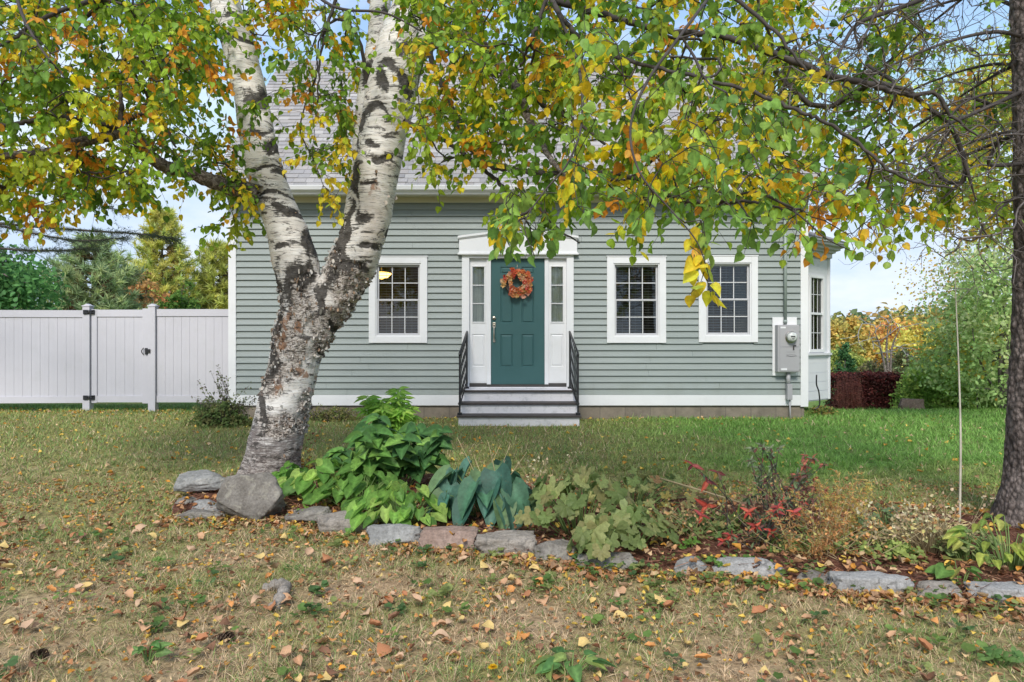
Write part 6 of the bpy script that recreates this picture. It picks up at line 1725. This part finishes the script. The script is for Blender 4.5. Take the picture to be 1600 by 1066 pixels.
feather(1300, 862, 720, .34, 9, OF, 'feathery orange brown plant right of the burgundy stems')
feather(1335, 850, 745, .34, 7, [(.58, .58, .18), (.75, .5, .15)], 'feathery yellow orange plant with arching tips before the green lawn')
feather(1262, 880, 810, .40, 8, [(.62, .34, .14), (.52, .26, .12), (.44, .40, .16)], 'low rusty feathery plant beside the edging stones')
# pale yellow dried clumps
YP = [(.56, .48, .22), (.60, .50, .27), (.45, .38, .17), (.36, .38, .16), (.42, .28, .14)]
x, y = g2(1390, 850); mound('columbine_plant', 'grey green lacy columbine clump between orange plants and straw stalks', x, y, .24, .18, .22, 80, .05, [(.22, .32, .16), (.28, .36, .18), (.20, .28, .13)], TREF, droop=.2)
x, y = g2(1395, 885); mound('columbine_plant', 'low yellow green columbine leaves close to the pale edging stones', x, y, .17, .12, .13, 60, .055, [(.40, .48, .14), (.32, .42, .12)], TREF, droop=.3)
x, y = g2(1455, 875); mound('withered_plant', 'withered yellow straw plant in front of the white pole', x, y, .32, .22, .22, 260, .032, YP, LANCE+LT_lo, droop=-.3, face=.1, mat=M['litter'], stemmat=M['stem_dry'])
x, y = g2(1510, 888); mound('columbine_plant', 'pale lacy yellowing plant left of the yellow green broad leaves', x, y, .18, .14, .20, 80, .045, [(.38, .44, .18), (.46, .48, .22), (.26, .36, .14)], TREF, droop=.3)
x, y = g2(1580, 900); mound('broad_leaf_plant', 'yellow green broad leaved plant in front of the conifer trunk', x, y, .30, .20, .32, 60, .085, [(.42, .48, .10), (.34, .42, .08), (.50, .52, .14), (.24, .36, .08)], BROAD, droop=.4, face=.9)
x, y = g2(1500, 920); mound('broad_leaf_plant', 'small seedling with broad green and yellow leaves on the mulch', x, y, .10, .07, .12, 9, .08, [(.18, .34, .08), (.45, .45, .12)], HEART, droop=.3)
x, y = g2(1150, 893); mound('broad_leaf_plant', 'small green seedlings just behind a pale edging stone', x, y, .22, .06, .06, 26, .05, [(.16, .32, .07), (.22, .38, .09)], TREF, droop=.2)
# scattered self sown weeds on the bed
for (px, py, lab) in ((1075, 866, 'small green weed on bare mulch behind the middle stones'), (478, 812, 'bright green sprig lying over the dark sunken stone'), (300, 1022, None)):
    if lab: x, y = g2(px, py); mound('weed', lab, x, y, .08, .06, .06, 12, .055, [(.18, .36, .06), (.26, .42, .08)], TREF, droop=.2)
# foreground rosettes
x, y = g2(893, 1058); mound('weed_rosette', 'broad leaved green weed rosette at the bottom centre of the lawn', x, y, .10, .08, .05, 16, .085, [(.13, .28, .09), (.18, .35, .11), (.30, .40, .12)], BROAD, droop=.0, face=.6)
x, y = g2(231, 1040); mound('weed_rosette', 'small pale green weed standing in the bottom left lawn', x, y, .035, .03, .05, 8, .065, [(.22, .38, .12), (.14, .28, .08)], BROAD, droop=-.6, face=.6)
x, y = g2(1560, 1040); mound('weed_rosette', 'lobed green weed at the bottom right of the lawn', x, y, .08, .06, .04, 12, .055, [(.20, .34, .10), (.14, .27, .08)], TREF, droop=.0)
x, y = g2(770, 1064); L_ = [(np.array([x, y, .05]), np.array([math.cos(a), math.sin(a), .2]), np.array([0, 0, 1.]), (.012, .022, .02), np.array((.80, .52, .02))) for a in np.linspace(0, 6.28, 22)]
L_ += [(np.array([x, y, .055]), np.array([math.cos(a), math.sin(a), .6]), np.array([0, 0, 1.]), (.010, .015, .02), np.array((.80, .50, .02))) for a in np.linspace(0, 6.28, 14)]
plant('dandelion', 'yellow dandelion flower at the bottom edge of the lawn', 'flower', x, y, L_, [([np.array([x, y, 0]), np.array([x, y, .05])], [.002, .002])], LT_lo, M['leaf'], M['stem_green'])
# shrub by the fence and foundation weeds
x, y = fx(345, 10.4), 10.4; e1 = bush('sprawling_shrub', 'airy green shrub with bare tips at the left house corner', 'shrub', x, y, 0, .46, .3, .42, [(.13, .20, .06), (.18, .24, .08), (.26, .26, .10)], .035, 3200, 40, up=.2)
L_, S_ = [], []
for (px, py) in [(U(300, 330), U(590, 640)) for _ in range(7)]+[(U(325, 365), U(572, 625)) for _ in range(14)]+[(U(365, 400), U(600, 640)) for _ in range(10)]:
    t_ = at(px, py, 10.3); b = np.array([x+U(-.1, .3), y, .02]); pts = smooth_path([b, (b+t_)/2+[0, 0, .06], t_], 4); S_.append((pts, [.004*(1-.7*k/9) for k in range(9)]))
    for k in range(26): L_.append((pts[random.randint(3, 8)]+rng.normal(0, .02, 3), rng.normal(0, 1, 3), rng.normal(0, 1, 3), U(.018, .035), J(random.choice([(.16, .20, .09), (.20, .16, .14), (.28, .30, .14)]))))
plant('twiggy_shrub', 'tall thin stems with tiny leaves standing before the fence by the house corner', 'shrub', x, y, L_, S_, LT_lo, M['leaf'], M['grey_twig'])
bush('foundation_weeds', 'low olive weeds along the foundation between birch trunk and steps', 'weeds', fx(520, 11.1), 11.1, 0, .55, .14, .24, [(.18, .22, .07), (.30, .28, .10)], .03, 1300, 24)
bush('foundation_weeds', 'small weeds at the foot of the bay window', 'weeds', 5.45, 12.0, 0, .3, .12, .17, [(.16, .24, .06), (.35, .25, .08)], .03, 700, 14)
# thin white pole
b = np.array([*g2(1499, 826), 0.0]); m = MB(); pts = smooth_path([b+[0, 0, -.05], at(1501, 700, b[1]), at(1499, 600, b[1]+.02), at(1495, 500, b[1]+.03), at(1492, 431, b[1]+.03)], 8)
n_ = len(pts); m.tube(pts, [.0085-.006*k/n_ for k in range(n_)], 6)
tag(m.build('garden_stake', m_plain('pale_rod', (.50, .46, .38), .6, .2, 10)), 'tall thin pale flexible stake standing in the bed left of the conifer', 'stake')
m = MB(); m.tube([at(1024, 745, 5.2), at(1100, 768, 5.0), at(1165, 788, 4.9)], [.006, .007, .006], 6); m.tube([at(1165, 788, 4.9), at(1172, 830, 4.9)], [.005, .005], 5); tag(m.build('cane', M['stem_dry']), 'grey cane leaning low across the back of the bed', 'cane')
# ================= SKY, SUN, CAMERA =================
w = bpy.data.worlds.new('World'); scene.world = w; w.use_nodes = True
nt = w.node_tree; nt.nodes.clear()
def wn(t, **k):
    n = nt.nodes.new(t)
    for a, b in k.items(): setattr(n, a, b)
    return n
SUN_EL, SUN_AZ = R(44), R(190)     # azimuth clockwise from +Y
sky = wn('ShaderNodeTexSky', sky_type='NISHITA', sun_disc=False, sun_elevation=SUN_EL, sun_rotation=SUN_AZ, altitude=200, air_density=1.0, dust_density=.6, ozone_density=1.2)
tc = wn('ShaderNodeTexCoord'); mp = wn('ShaderNodeMapping'); mp.inputs['Scale'].default_value = (1, 1, 2.6); mp.inputs['Location'].default_value = (.35, .2, .1)
nt.links.new(tc.outputs['Generated'], mp.inputs['Vector'])
nz = wn('ShaderNodeTexNoise'); nz.inputs['Scale'].default_value = 3.2; nz.inputs['Detail'].default_value = 9; nz.inputs['Roughness'].default_value = .58
nt.links.new(mp.outputs[0], nz.inputs['Vector'])
rp = wn('ShaderNodeValToRGB'); e = rp.color_ramp.elements
e[0].position = .47; e[0].color = (.06, .06, .06, 1); e[1].position = .70; e[1].color = (.85, .85, .85, 1)
nt.links.new(nz.outputs['Fac'], rp.inputs['Fac'])
mx = wn('ShaderNodeMix', data_type='RGBA'); nt.links.new(rp.outputs[0], mx.inputs[0]); dk = wn('ShaderNodeMix', data_type='RGBA', blend_type='DARKEN'); dk.inputs[0].default_value = 1; dk.inputs[7].default_value = (2.35, 2.95, 3.8, 1); nt.links.new(sky.outputs[0], dk.inputs[6]); nt.links.new(dk.outputs[2], mx.inputs[6]); mx.inputs[7].default_value = (3.8, 3.95, 4.2, 1)
bg = wn('ShaderNodeBackground'); bg.inputs['Strength'].default_value = .145; nt.links.new(mx.outputs[2], bg.inputs['Color'])
ow = wn('ShaderNodeOutputWorld'); nt.links.new(bg.outputs[0], ow.inputs['Surface'])
sl_ = bpy.data.lights.new('sun', 'SUN'); sl_.energy = 1.9; sl_.angle = R(16); sl_.color = (1, .95, .87)
so = bpy.data.objects.new('sun', sl_); C.objects.link(so)
d = Vector((math.sin(SUN_AZ)*math.cos(SUN_EL), math.cos(SUN_AZ)*math.cos(SUN_EL), math.sin(SUN_EL)))
so.rotation_euler = (-d).to_track_quat('-Z', 'Y').to_euler(); so.location = (-8, -8, 12)
cd = bpy.data.cameras.new('camera'); cd.lens = 24; cd.sensor_width = 36; cd.clip_end = 2000; cd.clip_start = .05
co = bpy.data.objects.new('camera', cd); C.objects.link(co); co.location = (0, 0, CAMZ); co.rotation_euler = (R(90), 0, 0)
scene.camera = co
vs = scene.view_settings; vs.view_transform = 'Standard'; vs.look = 'None'; vs.gamma = 1; vs.exposure = EXPO
scene.cycles.max_bounces = 8; scene.cycles.transparent_max_bounces = 12
